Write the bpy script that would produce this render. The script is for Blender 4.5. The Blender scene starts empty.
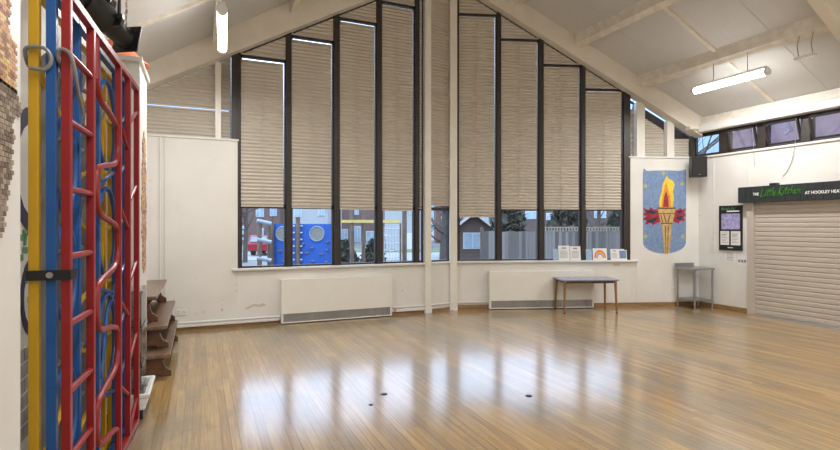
import bpy, bmesh, math, random
from mathutils import Vector, Matrix
random.seed(7)
SC = bpy.context.scene
COL = SC.collection
PI = math.pi

# ------------------------------------------------------------------ helpers
ORG = {}

class MB:
    """collects shapes; build() links them as ONE mesh object"""
    def __init__(self, m=None):
        self.v = []; self.f = []; self.m = m or (lambda a, b, c: (a, b, c))
    def add(self, vs, fs):
        o = len(self.v)
        self.v += [self.m(*p) for p in vs]
        self.f += [tuple(i + o for i in f) for f in fs]
        return self
    def box(self, a0, a1, b0, b1, c0, c1):
        vs = [(a, b, c) for c in (c0, c1) for b in (b0, b1) for a in (a0, a1)]
        return self.add(vs, [(0, 2, 3, 1), (4, 5, 7, 6), (0, 1, 5, 4), (2, 6, 7, 3), (0, 4, 6, 2), (1, 3, 7, 5)])
    def prism(self, poly, b0, b1):
        """poly in (a, c), extruded over b"""
        n = len(poly)
        vs = [(a, b0, c) for a, c in poly] + [(a, b1, c) for a, c in poly]
        fs = [tuple(range(n)), tuple(range(2 * n - 1, n - 1, -1))]
        fs += [(i, i + n, (i + 1) % n + n, (i + 1) % n) for i in range(n)]
        return self.add(vs, fs)
    def prism_ab(self, poly, c0, c1):
        n = len(poly)
        vs = [(a, b, c0) for a, b in poly] + [(a, b, c1) for a, b in poly]
        fs = [tuple(range(n)), tuple(range(2 * n - 1, n - 1, -1))]
        fs += [(i, i + n, (i + 1) % n + n, (i + 1) % n) for i in range(n)]
        return self.add(vs, fs)
    def prism_bc(self, poly, a0, a1):
        n = len(poly)
        vs = [(a0, b, c) for b, c in poly] + [(a1, b, c) for b, c in poly]
        fs = [tuple(range(n)), tuple(range(2 * n - 1, n - 1, -1))]
        fs += [(i, i + n, (i + 1) % n + n, (i + 1) % n) for i in range(n)]
        return self.add(vs, fs)
    def tube(self, pts, r, n=8, r1=None, closed=False):
        P = [Vector(p) for p in pts]; k = len(P); rings = []
        up = None
        for i, p in enumerate(P):
            if closed: d = P[(i + 1) % k] - P[i - 1]
            else: d = P[min(i + 1, k - 1)] - P[max(i - 1, 0)]
            d.normalize()
            if up is None:
                up = Vector((0, 0, 1)) if abs(d.z) < .9 else Vector((1, 0, 0))
            x = d.cross(up); x.normalize(); y = x.cross(d); y.normalize(); up = y
            rr = r if r1 is None else r + (r1 - r) * i / max(1, k - 1)
            rings.append([tuple(p + x * math.cos(2 * PI * j / n) * rr + y * math.sin(2 * PI * j / n) * rr) for j in range(n)])
        vs = [q for ring in rings for q in ring]; fs = []
        for i in range(k if closed else k - 1):
            i2 = (i + 1) % k
            for j in range(n):
                fs.append((i * n + j, i * n + (j + 1) % n, i2 * n + (j + 1) % n, i2 * n + j))
        if not closed:
            fs.append(tuple(range(n - 1, -1, -1))); fs.append(tuple((k - 1) * n + j for j in range(n)))
        return self.add(vs, fs)
    def lathe(self, prof, cx, cy, n=20):
        """prof: list of (radius, z)"""
        vs = []; fs = []
        for r, z in prof:
            for j in range(n):
                vs.append((cx + r * math.cos(2 * PI * j / n), cy + r * math.sin(2 * PI * j / n), z))
        for i in range(len(prof) - 1):
            for j in range(n):
                fs.append((i * n + j, i * n + (j + 1) % n, (i + 1) * n + (j + 1) % n, (i + 1) * n + j))
        fs.append(tuple(range(n - 1, -1, -1))); fs.append(tuple((len(prof) - 1) * n + j for j in range(n)))
        return self.add(vs, fs)
    def disc(self, ca, cc, r, b0, b1, n=20, ra=None):
        return self.prism([(ca + (ra or r) * math.cos(2 * PI * j / n), cc + r * math.sin(2 * PI * j / n)) for j in range(n)], b0, b1)
    def build(self, name, mat, parent=None, smooth=False, bevel=0.0):
        vs = self.v
        if parent is not None:
            o3 = ORG[parent.name]
        else:
            xs = [p[0] for p in vs]; ys = [p[1] for p in vs]; zs = [p[2] for p in vs]
            o3 = ((min(xs) + max(xs)) / 2, (min(ys) + max(ys)) / 2, min(zs))
        me = bpy.data.meshes.new(name)
        me.from_pydata([(p[0] - o3[0], p[1] - o3[1], p[2] - o3[2]) for p in vs], [], self.f)
        bm = bmesh.new(); bm.from_mesh(me)
        bmesh.ops.recalc_face_normals(bm, faces=bm.faces)
        bm.to_mesh(me); bm.free()
        if smooth:
            me.polygons.foreach_set('use_smooth', [True] * len(me.polygons))
            try: me.set_sharp_from_angle(angle=math.radians(40))
            except Exception: pass
        me.materials.append(mat)
        ob = bpy.data.objects.new(name, me); COL.objects.link(ob)
        if parent is not None:
            ob.parent = parent
        else:
            ob.location = o3
        ORG[ob.name] = o3
        if bevel:
            b = ob.modifiers.new('Bevel', 'BEVEL'); b.width = bevel; b.segments = 2; b.limit_method = 'ANGLE'
        return ob

def tag(o, label, cat, group=None):
    o['label'] = label; o['category'] = cat
    if group: o['group'] = group
    return o
def thing(name, loc, label, cat, group=None):
    o = bpy.data.objects.new(name, None); COL.objects.link(o); o.location = loc
    o.empty_display_size = .1
    ORG[o.name] = tuple(loc)
    return tag(o, label, cat, group)
def struct(o):
    o['kind'] = 'structure'; return o
def sempty(name, loc):
    o = bpy.data.objects.new(name, None); COL.objects.link(o); o.location = loc
    ORG[o.name] = tuple(loc); o['kind'] = 'structure'; return o

# frames of the three visible walls: (along, outward, up) -> world
def LF(u, d, z): return (u, 7.96 + d, z)
UR = (.9494, -.3140); NR = (.3140, .9494); OR = (2.814, 8.509)
def RF(u, d, z): return (OR[0] + UR[0] * u + NR[0] * d, OR[1] + UR[1] * u + NR[1] * d, z)
def WF(u, d, z): return (8.52 + d, u, z)
YAW = math.radians(-23.45)
CY, SY = math.cos(YAW), math.sin(YAW)
def VF(x, y, z): return (CY * x - SY * y, SY * x + CY * y, z)      # street side of the hall: axes square to the far house fronts

# ------------------------------------------------------------------ materials
def new_mat(name):
    m = bpy.data.materials.new(name); m.use_nodes = True
    nt = m.node_tree; b = nt.nodes['Principled BSDF']
    return m, nt, b
def setin(b, **k):
    names = {'rough': 'Roughness', 'metal': 'Metallic', 'spec': 'Specular IOR Level', 'coat': 'Coat Weight', 'coatr': 'Coat Roughness'}
    for a, v in k.items():
        if names[a] in b.inputs: b.inputs[names[a]].default_value = v
def paint(name, col, rough=.5, var=.06, scale=6, bump=0.0, bscale=60, **k):
    """plain surface with a faint mottling of its own colour"""
    m, nt, b = new_mat(name); N = nt.nodes; Lk = nt.links
    tc = N.new('ShaderNodeTexCoord'); no = N.new('ShaderNodeTexNoise'); no.inputs['Scale'].default_value = scale; no.inputs['Detail'].default_value = 4
    Lk.new(tc.outputs['Object'], no.inputs['Vector'])
    r = N.new('ShaderNodeValToRGB'); r.color_ramp.elements[0].position = .3; r.color_ramp.elements[1].position = .7
    r.color_ramp.elements[0].color = (*[c * (1 - var) for c in col], 1); r.color_ramp.elements[1].color = (*[min(1, c * (1 + var)) for c in col], 1)
    Lk.new(no.outputs['Fac'], r.inputs['Fac']); Lk.new(r.outputs['Color'], b.inputs['Base Color'])
    setin(b, rough=rough, **k)
    if bump:
        n2 = N.new('ShaderNodeTexNoise'); n2.inputs['Scale'].default_value = bscale; Lk.new(tc.outputs['Object'], n2.inputs['Vector'])
        bp = N.new('ShaderNodeBump'); bp.inputs['Strength'].default_value = bump; bp.inputs['Distance'].default_value = .01
        Lk.new(n2.outputs['Fac'], bp.inputs['Height']); Lk.new(bp.outputs['Normal'], b.inputs['Normal'])
    return m
def wood(name, c0, c1, rough=.4, scale=(18, 2, 18), **k):
    m, nt, b = new_mat(name); N = nt.nodes; Lk = nt.links
    tc = N.new('ShaderNodeTexCoord'); mp = N.new('ShaderNodeMapping'); mp.inputs['Scale'].default_value = scale
    no = N.new('ShaderNodeTexNoise'); no.inputs['Scale'].default_value = 1; no.inputs['Detail'].default_value = 6; no.inputs['Distortion'].default_value = 1.2
    r = N.new('ShaderNodeValToRGB'); r.color_ramp.elements[0].position = .35; r.color_ramp.elements[1].position = .68
    r.color_ramp.elements[0].color = (*c0, 1); r.color_ramp.elements[1].color = (*c1, 1)
    Lk.new(tc.outputs['Object'], mp.inputs['Vector']); Lk.new(mp.outputs['Vector'], no.inputs['Vector'])
    Lk.new(no.outputs['Fac'], r.inputs['Fac']); Lk.new(r.outputs['Color'], b.inputs['Base Color'])
    setin(b, rough=rough, **k); return m
def islands(name, cols, rough=.6):
    """each loose piece of the mesh takes its own colour"""
    m, nt, b = new_mat(name); N = nt.nodes; Lk = nt.links
    g = N.new('ShaderNodeNewGeometry'); r = N.new('ShaderNodeValToRGB'); r.color_ramp.interpolation = 'CONSTANT'
    els = r.color_ramp.elements
    while len(els) < len(cols): els.new(.5)
    for i, c in enumerate(cols):
        els[i].position = i / len(cols); els[i].color = (*c, 1)
    Lk.new(g.outputs['Random Per Island'], r.inputs['Fac']); Lk.new(r.outputs['Color'], b.inputs['Base Color'])
    setin(b, rough=rough); return m
def emit(name, col, s):
    m = bpy.data.materials.new(name); m.use_nodes = True; nt = m.node_tree
    nt.nodes.remove(nt.nodes['Principled BSDF']); e = nt.nodes.new('ShaderNodeEmission')
    e.inputs['Color'].default_value = (*col, 1); e.inputs['Strength'].default_value = s
    nt.links.new(e.outputs[0], nt.nodes['Material Output'].inputs['Surface']); return m
def glass(name, tint=(1, 1, 1), ior=1.5, extra=0.0, rough=.0):
    m = bpy.data.materials.new(name); m.use_nodes = True; nt = m.node_tree; N = nt.nodes
    N.remove(N['Principled BSDF'])
    t = N.new('ShaderNodeBsdfTransparent'); t.inputs['Color'].default_value = (*tint, 1)
    g = N.new('ShaderNodeBsdfGlossy'); g.inputs['Roughness'].default_value = rough
    fr = N.new('ShaderNodeFresnel'); fr.inputs['IOR'].default_value = ior
    ad = N.new('ShaderNodeMath'); ad.operation = 'ADD'; ad.use_clamp = True; ad.inputs[1].default_value = extra
    mx = N.new('ShaderNodeMixShader'); nt.links.new(fr.outputs[0], ad.inputs[0]); nt.links.new(ad.outputs[0], mx.inputs[0])
    nt.links.new(t.outputs[0], mx.inputs[1]); nt.links.new(g.outputs[0], mx.inputs[2])
    nt.links.new(mx.outputs[0], N['Material Output'].inputs['Surface']); return m

def wall_paint():
    m, nt, b = new_mat('wall_paint'); N = nt.nodes; Lk = nt.links
    tc = N.new('ShaderNodeTexCoord')
    no = N.new('ShaderNodeTexNoise'); no.inputs['Scale'].default_value = 1.6; no.inputs['Detail'].default_value = 5
    r = N.new('ShaderNodeValToRGB'); r.color_ramp.elements[0].position = .3; r.color_ramp.elements[1].position = .7
    r.color_ramp.elements[0].color = (.70, .68, .64, 1); r.color_ramp.elements[1].color = (.78, .765, .73, 1)
    Lk.new(tc.outputs['Object'], no.inputs['Vector']); Lk.new(no.outputs['Fac'], r.inputs['Fac'])
    # sparse scuffs and chips in the paint
    n2 = N.new('ShaderNodeTexNoise'); n2.inputs['Scale'].default_value = 5.5; n2.inputs['Detail'].default_value = 8; n2.inputs['Roughness'].default_value = .65
    r2 = N.new('ShaderNodeValToRGB'); r2.color_ramp.elements[0].position = .70; r2.color_ramp.elements[1].position = .76
    Lk.new(tc.outputs['Object'], n2.inputs['Vector']); Lk.new(n2.outputs['Fac'], r2.inputs['Fac'])
    mx = N.new('ShaderNodeMixRGB'); mx.inputs['Color2'].default_value = (.52, .43, .36, 1)
    Lk.new(r2.outputs['Color'], mx.inputs['Fac']); Lk.new(r.outputs['Color'], mx.inputs['Color1']); Lk.new(mx.outputs['Color'], b.inputs['Base Color'])
    setin(b, rough=.45); return m
def floor_mat():
    m, nt, b = new_mat('floor_boards'); N = nt.nodes; Lk = nt.links
    def math_(op, a, c=None):
        n = N.new('ShaderNodeMath'); n.operation = op
        for i, v in enumerate((a, c)):
            if v is None: continue
            if isinstance(v, (int, float)): n.inputs[i].default_value = v
            else: Lk.new(v, n.inputs[i])
        return n.outputs[0]
    tc = N.new('ShaderNodeTexCoord'); sp = N.new('ShaderNodeSeparateXYZ'); Lk.new(tc.outputs['Object'], sp.inputs[0])
    x, y = sp.outputs['X'], sp.outputs['Y']
    W = .0625
    xi = math_('DIVIDE', x, W); ix = math_('FLOOR', xi); fx = math_('FRACT', xi)
    wn = N.new('ShaderNodeTexWhiteNoise'); wn.noise_dimensions = '1D'; Lk.new(ix, wn.inputs['W'])
    yo = math_('ADD', math_('DIVIDE', y, 1.7), math_('MULTIPLY', wn.outputs['Value'], 7.3)); iy = math_('FLOOR', yo); fy = math_('FRACT', yo)
    cb = N.new('ShaderNodeCombineXYZ'); Lk.new(ix, cb.inputs[0]); Lk.new(iy, cb.inputs[1])
    wb = N.new('ShaderNodeTexWhiteNoise'); wb.noise_dimensions = '2D'; Lk.new(cb.outputs[0], wb.inputs['Vector'])
    base = N.new('ShaderNodeValToRGB'); e = base.color_ramp.elements
    e[0].position = 0; e[0].color = (.385, .235, .088, 1); e[1].position = 1; e[1].color = (.54, .36, .148, 1)
    k = e.new(.5); k.color = (.46, .295, .115, 1)
    Lk.new(wb.outputs['Value'], base.inputs['Fac'])
    # grain
    mp = N.new('ShaderNodeMapping'); mp.inputs['Scale'].default_value = (75, 2.4, 1); Lk.new(tc.outputs['Object'], mp.inputs['Vector'])
    gr = N.new('ShaderNodeTexNoise'); gr.inputs['Scale'].default_value = 1; gr.inputs['Detail'].default_value = 6; Lk.new(mp.outputs[0], gr.inputs['Vector'])
    gm = N.new('ShaderNodeMixRGB'); gm.blend_type = 'MULTIPLY'; gm.inputs['Fac'].default_value = .65
    gc = N.new('ShaderNodeValToRGB'); gc.color_ramp.elements[0].color = (.48, .44, .40, 1); gc.color_ramp.elements[0].position = .3; gc.color_ramp.elements[1].color = (1.08, 1.08, 1.08, 1); gc.color_ramp.elements[1].position = .7
    Lk.new(gr.outputs['Fac'], gc.inputs['Fac']); Lk.new(base.outputs['Color'], gm.inputs['Color1']); Lk.new(gc.outputs['Color'], gm.inputs['Color2'])
    # traffic wear: greyed patches stretched along the boards
    mp2 = N.new('ShaderNodeMapping'); mp2.inputs['Scale'].default_value = (1.5, .55, 1); Lk.new(tc.outputs['Object'], mp2.inputs['Vector'])
    we = N.new('ShaderNodeTexNoise'); we.inputs['Scale'].default_value = 1.1; we.inputs['Detail'].default_value = 7; we.inputs['Roughness'].default_value = .68; Lk.new(mp2.outputs[0], we.inputs['Vector'])
    wr = N.new('ShaderNodeValToRGB'); wr.color_ramp.elements[0].position = .44; wr.color_ramp.elements[1].position = .60
    wr.color_ramp.elements[1].color = (.78, .78, .78, 1)
    Lk.new(we.outputs['Fac'], wr.inputs['Fac'])
    wm = N.new('ShaderNodeMixRGB'); wm.inputs['Color2'].default_value = (.225, .18, .115, 1)
    Lk.new(wr.outputs['Color'], wm.inputs['Fac']); Lk.new(gm.outputs['Color'], wm.inputs['Color1'])
    # joints, some tighter than others
    edge = math_('LESS_THAN', math_('MINIMUM', fx, math_('SUBTRACT', 1, fx)), .055)
    eend = math_('LESS_THAN', fy, .0028)
    wide = math_('MULTIPLY', edge, math_('MULTIPLY', math_('POWER', wn.outputs['Value'], 1.5), 1.0))
    jf = math_('MAXIMUM', wide, math_('MULTIPLY', eend, .6))
    jm = N.new('ShaderNodeMixRGB'); jm.inputs['Color2'].default_value = (.12, .075, .035, 1)
    Lk.new(jf, jm.inputs['Fac']); Lk.new(wm.outputs['Color'], jm.inputs['Color1']); Lk.new(jm.outputs['Color'], b.inputs['Base Color'])
    ro = N.new('ShaderNodeMapRange'); ro.inputs['To Min'].default_value = .3; ro.inputs['To Max'].default_value = .42
    Lk.new(we.outputs['Fac'], ro.inputs['Value']); Lk.new(ro.outputs[0], b.inputs['Roughness'])
    setin(b, spec=.2, coat=1.0, coatr=.165); b.inputs['Coat IOR'].default_value = 1.62
    bp = N.new('ShaderNodeBump'); bp.inputs['Strength'].default_value = .12; bp.inputs['Distance'].default_value = .004
    hh = math_('ADD', math_('SUBTRACT', gr.outputs['Fac'], math_('MULTIPLY', jf, .8)), math_('MULTIPLY', wb.outputs['Value'], .5))
    Lk.new(hh, bp.inputs['Height']); Lk.new(bp.outputs['Normal'], b.inputs['Normal'])
    return m
def ceiling_mat():
    m, nt, b = new_mat('ceiling_sheet'); N = nt.nodes; Lk = nt.links
    tc = N.new('ShaderNodeTexCoord')
    w = N.new('ShaderNodeTexWave'); w.bands_direction = 'Y'; w.inputs['Scale'].default_value = 3.2; w.inputs['Distortion'].default_value = 0
    no = N.new('ShaderNodeTexNoise'); no.inputs['Scale'].default_value = 1.5; no.inputs['Detail'].default_value = 4
    r = N.new('ShaderNodeValToRGB'); r.color_ramp.elements[0].color = (.58, .57, .55, 1); r.color_ramp.elements[1].color = (.66, .65, .63, 1)
    Lk.new(tc.outputs['Object'], w.inputs['Vector']); Lk.new(tc.outputs['Object'], no.inputs['Vector']); Lk.new(no.outputs['Fac'], r.inputs['Fac'])
    Lk.new(r.outputs['Color'], b.inputs['Base Color']); setin(b, rough=.45)
    bp = N.new('ShaderNodeBump'); bp.inputs['Strength'].default_value = .12; bp.inputs['Distance'].default_value = .01
    Lk.new(w.outputs['Fac'], bp.inputs['Height']); Lk.new(bp.outputs['Normal'], b.inputs['Normal']); return m
def brick_mat(name, c1, c2, mortar, scale=5):
    m, nt, b = new_mat(name); N = nt.nodes; Lk = nt.links
    tc = N.new('ShaderNodeTexCoord'); mp = N.new('ShaderNodeMapping'); mp.inputs['Rotation'].default_value = (PI / 2, 0, 0)
    br = N.new('ShaderNodeTexBrick'); br.inputs['Scale'].default_value = scale
    br.inputs['Color1'].default_value = (*c1, 1); br.inputs['Color2'].default_value = (*c2, 1); br.inputs['Mortar'].default_value = (*mortar, 1)
    Lk.new(tc.outputs['Object'], mp.inputs['Vector']); Lk.new(mp.outputs[0], br.inputs['Vector']); Lk.new(br.outputs['Color'], b.inputs['Base Color'])
    setin(b, rough=.8); return m

M = {}
M['wall'] = wall_paint()
M['floor'] = floor_mat()
M['ceiling'] = ceiling_mat()
M['white'] = paint('white_gloss', (.74, .73, .70), .3, .03)
M['cream'] = paint('cream_beam_paint', (.74, .69, .60), .38, .05, 4)
M['purlin'] = paint('purlin_paint', (.76, .71, .62), .5, .12, 9)
M['post'] = paint('post_paint', (.78, .75, .68), .35, .04)
M['radiator'] = paint('radiator_enamel', (.80, .775, .72), .35, .015)
M['grille'] = paint('grille_steel', (.40, .395, .38), .4, .1, metal=.6)
M['frame'] = paint('dark_brown_frame', (.032, .025, .022), .45, .2, 12)
M['blind'] = paint('pleated_fabric', (.56, .515, .445), .8, .03, 3)
M['headrail'] = paint('headrail', (.55, .50, .43), .5, .05)
M['glass'] = glass('window_glass', (.93, .97, 1), 1.45)
M['hopper'] = glass('hopper_glass', (.80, .76, .82), 1.5, .14, .04)
M['skirt'] = wood('skirting_wood', (.22, .125, .055), (.36, .22, .10), .4, (3, 3, 20))
M['red'] = paint('red_enamel', (.27, .010, .012), .42, .06, coat=.08)
M['blue'] = paint('blue_enamel', (.012, .085, .29), .42, .06, coat=.08)
M['yellow'] = paint('yellow_enamel', (.52, .30, .010), .42, .05, coat=.08)
M['grey'] = paint('grey_enamel', (.20, .20, .195), .35, .06)
M['greylight'] = paint('galvanised_tube', (.36, .36, .37), .35, .06, metal=.3)
M['black'] = paint('black_plastic', (.012, .012, .013), .4, .1)
M['rubber'] = paint('black_webbing', (.014, .013, .013), .8, .1)
M['steel'] = paint('brushed_steel', (.36, .37, .38), .3, .05, 20, metal=.85)
M['silver'] = paint('silver_metal', (.6, .6, .6), .3, .03, metal=.9)
M['darkwood'] = wood('dark_bench_wood', (.075, .030, .013), (.17, .080, .038), .35, (6, 2, 14))
M['benchtop'] = wood('worn_bench_top', (.13, .075, .045), (.21, .135, .09), .3, (8, 1.5, 8))
M['legwood'] = wood('table_leg_wood', (.22, .105, .04), (.33, .175, .07), .4, (12, 12, 3))
M['tabletop'] = paint('blue_grey_laminate', (.22, .25, .33), .2, .04)
M['clear'] = glass('clear_plastic', (.82, .84, .84), 1.45, .12, .15)
M['whiteplastic'] = paint('white_plastic', (.82, .83, .82), .35, .02)
M['orange'] = paint('orange_plastic', (.80, .19, .06), .45, .05)
M['coneyellow'] = paint('yellow_plastic', (.72, .42, .03), .45, .05)
M['shutter'] = paint('shutter_slat_paint', (.50, .445, .385), .45, .03, 3)
M['sign'] = paint('charcoal_boarding', (.022, .028, .030), .5, .15, 8)
M['signwhite'] = paint('white_lettering', (.85, .85, .83), .5, .01)
M['signgreen'] = paint('green_lettering', (.045, .22, .02), .5, .05)
M['paper'] = paint('paper_white', (.80, .80, .80), .7, .02)
M['paperblue'] = paint('paper_pale_blue', (.33, .47, .66), .6, .1, 20)
M['ink'] = paint('printed_ink', (.24, .24, .26), .7, .2, 30)
M['lilac'] = paint('lilac_picture', (.36, .34, .60), .4, .35, 14)
M['rainbow_r'] = paint('painted_red', (.75, .13, .07), .7, .1)
M['rainbow_y'] = paint('painted_yellow', (.85, .55, .05), .7, .1)
M['rainbow_p'] = paint('painted_purple', (.40, .22, .62), .7, .1)
M['mblue'] = paint('crayon_blue', (.19, .28, .46), .8, .22, 30)
M['myellow'] = paint('crayon_yellow', (.80, .58, .06), .8, .15, 14)
M['morange'] = paint('crayon_orange', (.72, .28, .04), .8, .2, 14)
M['mred'] = paint('crayon_red', (.33, .03, .045), .8, .3, 12)
M['mnavy'] = paint('crayon_navy', (.030, .030, .075), .8, .3, 12)
M['mgold'] = paint('crayon_gold', (.56, .38, .16), .8, .25, 16)
M['mbrown'] = paint('crayon_brown', (.17, .085, .03), .8, .3, 16)
M['mgreen2'] = paint('crayon_olive', (.42, .44, .16), .8, .2, 16)
M['mgreen'] = paint('painted_green', (.12, .32, .14), .8, .3, 16)
M['mstone'] = paint('painted_stone', (.36, .35, .33), .8, .3, 9)
M['mosaic'] = islands('brick_mosaic_tiles', [(.50, .26, .14), (.62, .42, .17), (.34, .16, .11), (.68, .52, .28), (.52, .34, .22), (.26, .17, .13), (.60, .33, .20)])
M['mosaicdark'] = islands('dark_mosaic_tiles', [(.20, .155, .12), (.29, .225, .165), (.15, .11, .085), (.34, .28, .21)])
M['chip'] = paint('bare_plaster', (.60, .49, .43), .8, .1, 20)
M['tubelit'] = emit('lamp_diffuser', (1, .98, .95), 20.0)
# outside
M['brick'] = brick_mat('house_brick', (.13, .07, .06), (.18, .10, .085), (.2, .18, .17), 4)
M['brickdim'] = brick_mat('bungalow_brick', (.09, .06, .055), (.12, .08, .07), (.14, .13, .125), 4)
M['rooftile'] = paint('roof_tiles', (.10, .072, .066), .8, .2, 5)
M['roofpurple'] = paint('slate_roof', (.125, .090, .108), .6, .25, 3)
M['upvc'] = paint('white_window_frame', (.55, .58, .60), .4, .03)
M['pane'] = paint('far_window_pane', (.34, .45, .55), .1, .15, 3)
M['render'] = paint('pale_render', (.36, .39, .41), .7, .05)
M['ground'] = paint('playground_tarmac', (.13, .14, .15), .85, .12, 1)
M['road'] = paint('road_surface', (.22, .235, .25), .8, .08, 1)
M['grass'] = paint('verge_grass', (.09, .15, .05), .9, .3, 3)
M['fence'] = islands('weathered_fence', [(.13, .12, .11), (.18, .17, .155), (.105, .095, .088), (.22, .205, .19)], .85)
M['trellis'] = paint('trellis_wood', (.28, .24, .18), .8, .15)
M['log'] = wood('playground_log', (.10, .07, .05), (.19, .14, .10), .8, (10, 10, 2))
M['beamyellow'] = paint('pale_yellow_beam', (.62, .48, .16), .6, .1)
M['panelblue'] = paint('climbing_panel_blue', (.009, .10, .46), .5, .05)
M['holdgrey'] = paint('climbing_hold', (.12, .13, .16), .6, .1)
M['meshgrey'] = paint('mesh_window', (.24, .24, .22), .7, .4, 40)
M['plasticpale'] = paint('pale_blue_roller', (.30, .36, .43), .4, .05)
M['carred'] = paint('car_paint_red', (.25, .012, .025), .25, .05)
M['bark'] = paint('tree_bark', (.075, .062, .052), .9, .2, 8)
M['leaf'] = paint('evergreen_leaf', (.045, .055, .042), .8, .3, 8)
M['net'] = paint('white_rope', (.5, .53, .56), .7, .05)

# ------------------------------------------------------------------ room shell
fl = MB().prism_ab([(-1.3, -5.2), (8.7, -5.2), (8.7, 6.75), (4.25, 8.2), (3.6, 8.15), (-1.3, 8.15)], -.12, 0)
struct(fl.build('floor', M['floor']))
zr = lambda x: 8.72 - .62 * x
zl = lambda x: 4.10 + .62 * x
RX = 3.725
cl = MB()
for poly, zf in (([(-1.25, -5.2), (RX, -5.2), (RX, 8.2), (-1.25, 8.2)], zl), ([(RX, -5.2), (8.75, -5.2), (8.75, 6.72), (4.25, 8.2), (RX, 8.2)], zr)):
    n = len(poly)
    vs = [(x, y, zf(x)) for x, y in poly] + [(x, y, zf(x) + .14) for x, y in poly]
    cl.add(vs, [tuple(range(n)), tuple(range(2 * n - 1, n - 1, -1))] + [(i, (i + 1) % n, (i + 1) % n + n, i + n) for i in range(n)])
struct(cl.build('ceiling', M['ceiling']))

# end wall, left-hand run: tall dado then low wall under the windows
w = MB(LF).prism([(-1.25, 0), (.515, 0), (.515, 2.74), (-1.25, 2.74)], 0, .26)
wl = struct(w.build('wall_back_left', M['wall']))
w = MB(LF).prism([(.515, 0), (3.60, 0), (3.60, .835), (.515, .835)], 0, .26)
wl2 = struct(w.build('wall_back_low', M['wall']))
w = MB(RF).prism([(1.43, 0), (4.69, 0), (4.69, .835), (1.43, .835)], 0, .26)
struct(w.build('wall_back_right_low', M['wall']))
w = MB(RF)
w.prism([(4.69, 0), (6.02, 0), (6.02, 2.74), (4.69, 2.74)], 0, .26)
struct(w.build('wall_back_right', M['wall']))
# narrow stretch between the two posts
w = MB().add([(3.6, 7.96, 0), (4.17, 8.06, 0), (4.17, 8.3, 0), (3.6, 8.22, 0), (3.6, 7.96, .835), (4.17, 8.06, .835), (4.17, 8.3, .835), (3.6, 8.22, .835)],
             [(0, 1, 2, 3), (4, 5, 6, 7), (0, 1, 5, 4), (1, 2, 6, 5), (2, 3, 7, 6), (3, 0, 4, 7)])
struct(w.build('wall_back_middle', M['wall']))
# right wall with an opening row of high windows; solid above and beyond
w = MB(WF).box(-5.2, 6.61, 0, .22, 0, 2.75)
w.box(-5.2, 6.61, 0, .22, 3.20, 3.46).box(-5.2, 2.0, 0, .22, 2.75, 3.20)
struct(w.build('wall_right', M['wall']))
# camera-side wall
w = MB().prism([(-1.25, 0), (8.7, 0), (8.7, 3.3), (RX, 6.4), (-1.25, 3.3)], -5.2, -5.0)
struct(w.build('wall_front', M['wall']))
# left wall: recess at the back, pier near the camera, pier further on
w = MB().box(-1.25, -1.05, -5.2, 8.2, 0, 3.47)
struct(w.build('wall_left', M['wall']))
w = MB().box(-1.05, -.55, -5.0, 2.09, 0, 3.75)
struct(w.build('wall_left_near', M['wall']))
w = MB().box(-1.05, -.485, 5.10, 5.74, 0, 2.93)
pier = struct(w.build('wall_left_far', M['wall']))
w = MB().box(-1.05, -.46, 5.05, 5.80, 2.93, 2.972)
struct(w.build('trim_1', M['white'], bevel=.006))
# ledges on top of the tall dados, window boards
struct(MB(LF).box(-1.05, .53, -.02, .26, 2.735, 2.765).build('trim_2', M['white'], bevel=.005))
struct(MB(RF).box(4.66, 6.0, -.02, .26, 2.735, 2.765).build('trim_3', M['white'], bevel=.005))
struct(MB(WF).box(-5.0, 6.58, -.03, .2, 2.73, 2.765).build('trim_4', M['white'], bevel=.005))
struct(MB(LF).box(.44, 3.56, -.06, .24, .825, .858).build('trim_5', M['white'], bevel=.005))
struct(MB(RF).box(1.44, 4.83, -.06, .24, .825, .858).build('trim_6', M['white'], bevel=.005))
mid = MB().prism_ab([(3.56, 7.93), (4.19, 8.02), (4.19, 8.28), (3.56, 8.2)], .828, .856)
struct(mid.build('trim_7', M['white'], bevel=.004))
# skirtings
struct(MB(LF).box(-1.05, 3.58, -.018, 0, 0, .05).build('baseboard_back_left', M['skirt']))
struct(MB(RF).box(1.47, 5.99, -.02, 0, 0, .075).build('baseboard_back_right', M['skirt']))
struct(MB(WF).box(5.66, 6.6, -.02, 0, 0, .085).build('baseboard_right', M['skirt']))
struct(MB().prism_ab([(3.58, 7.94), (4.2, 8.03), (4.2, 8.06), (3.58, 7.97)], 0, .05).build('baseboard_back_middle', M['skirt']))
# panel joint lines and boxed pipework on the low walls
struct(MB(RF).box(4.805, 4.815, -.004, 0, .08, .80).build('trim_8', M['purlin']))
struct(MB(LF).box(2.99, 3.52, -.05, 0, .05, .10).box(-1.0, 1.10, -.05, 0, .05, .085).build('trim_9', M['white'], bevel=.008))
tb = MB().tube([LF(-1.0, -.045, .115), LF(1.12, -.045, .115)], .016, 8)
struct(tb.build('trim_10', M['white'], smooth=True))
struct(MB().tube([LF(2.95, -.03, .125), LF(3.55, -.03, .125), (4.2, 8.01, .125), RF(2.02, -.03, .125)], .014, 8).build('trim_11', M['white'], smooth=True))

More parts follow.
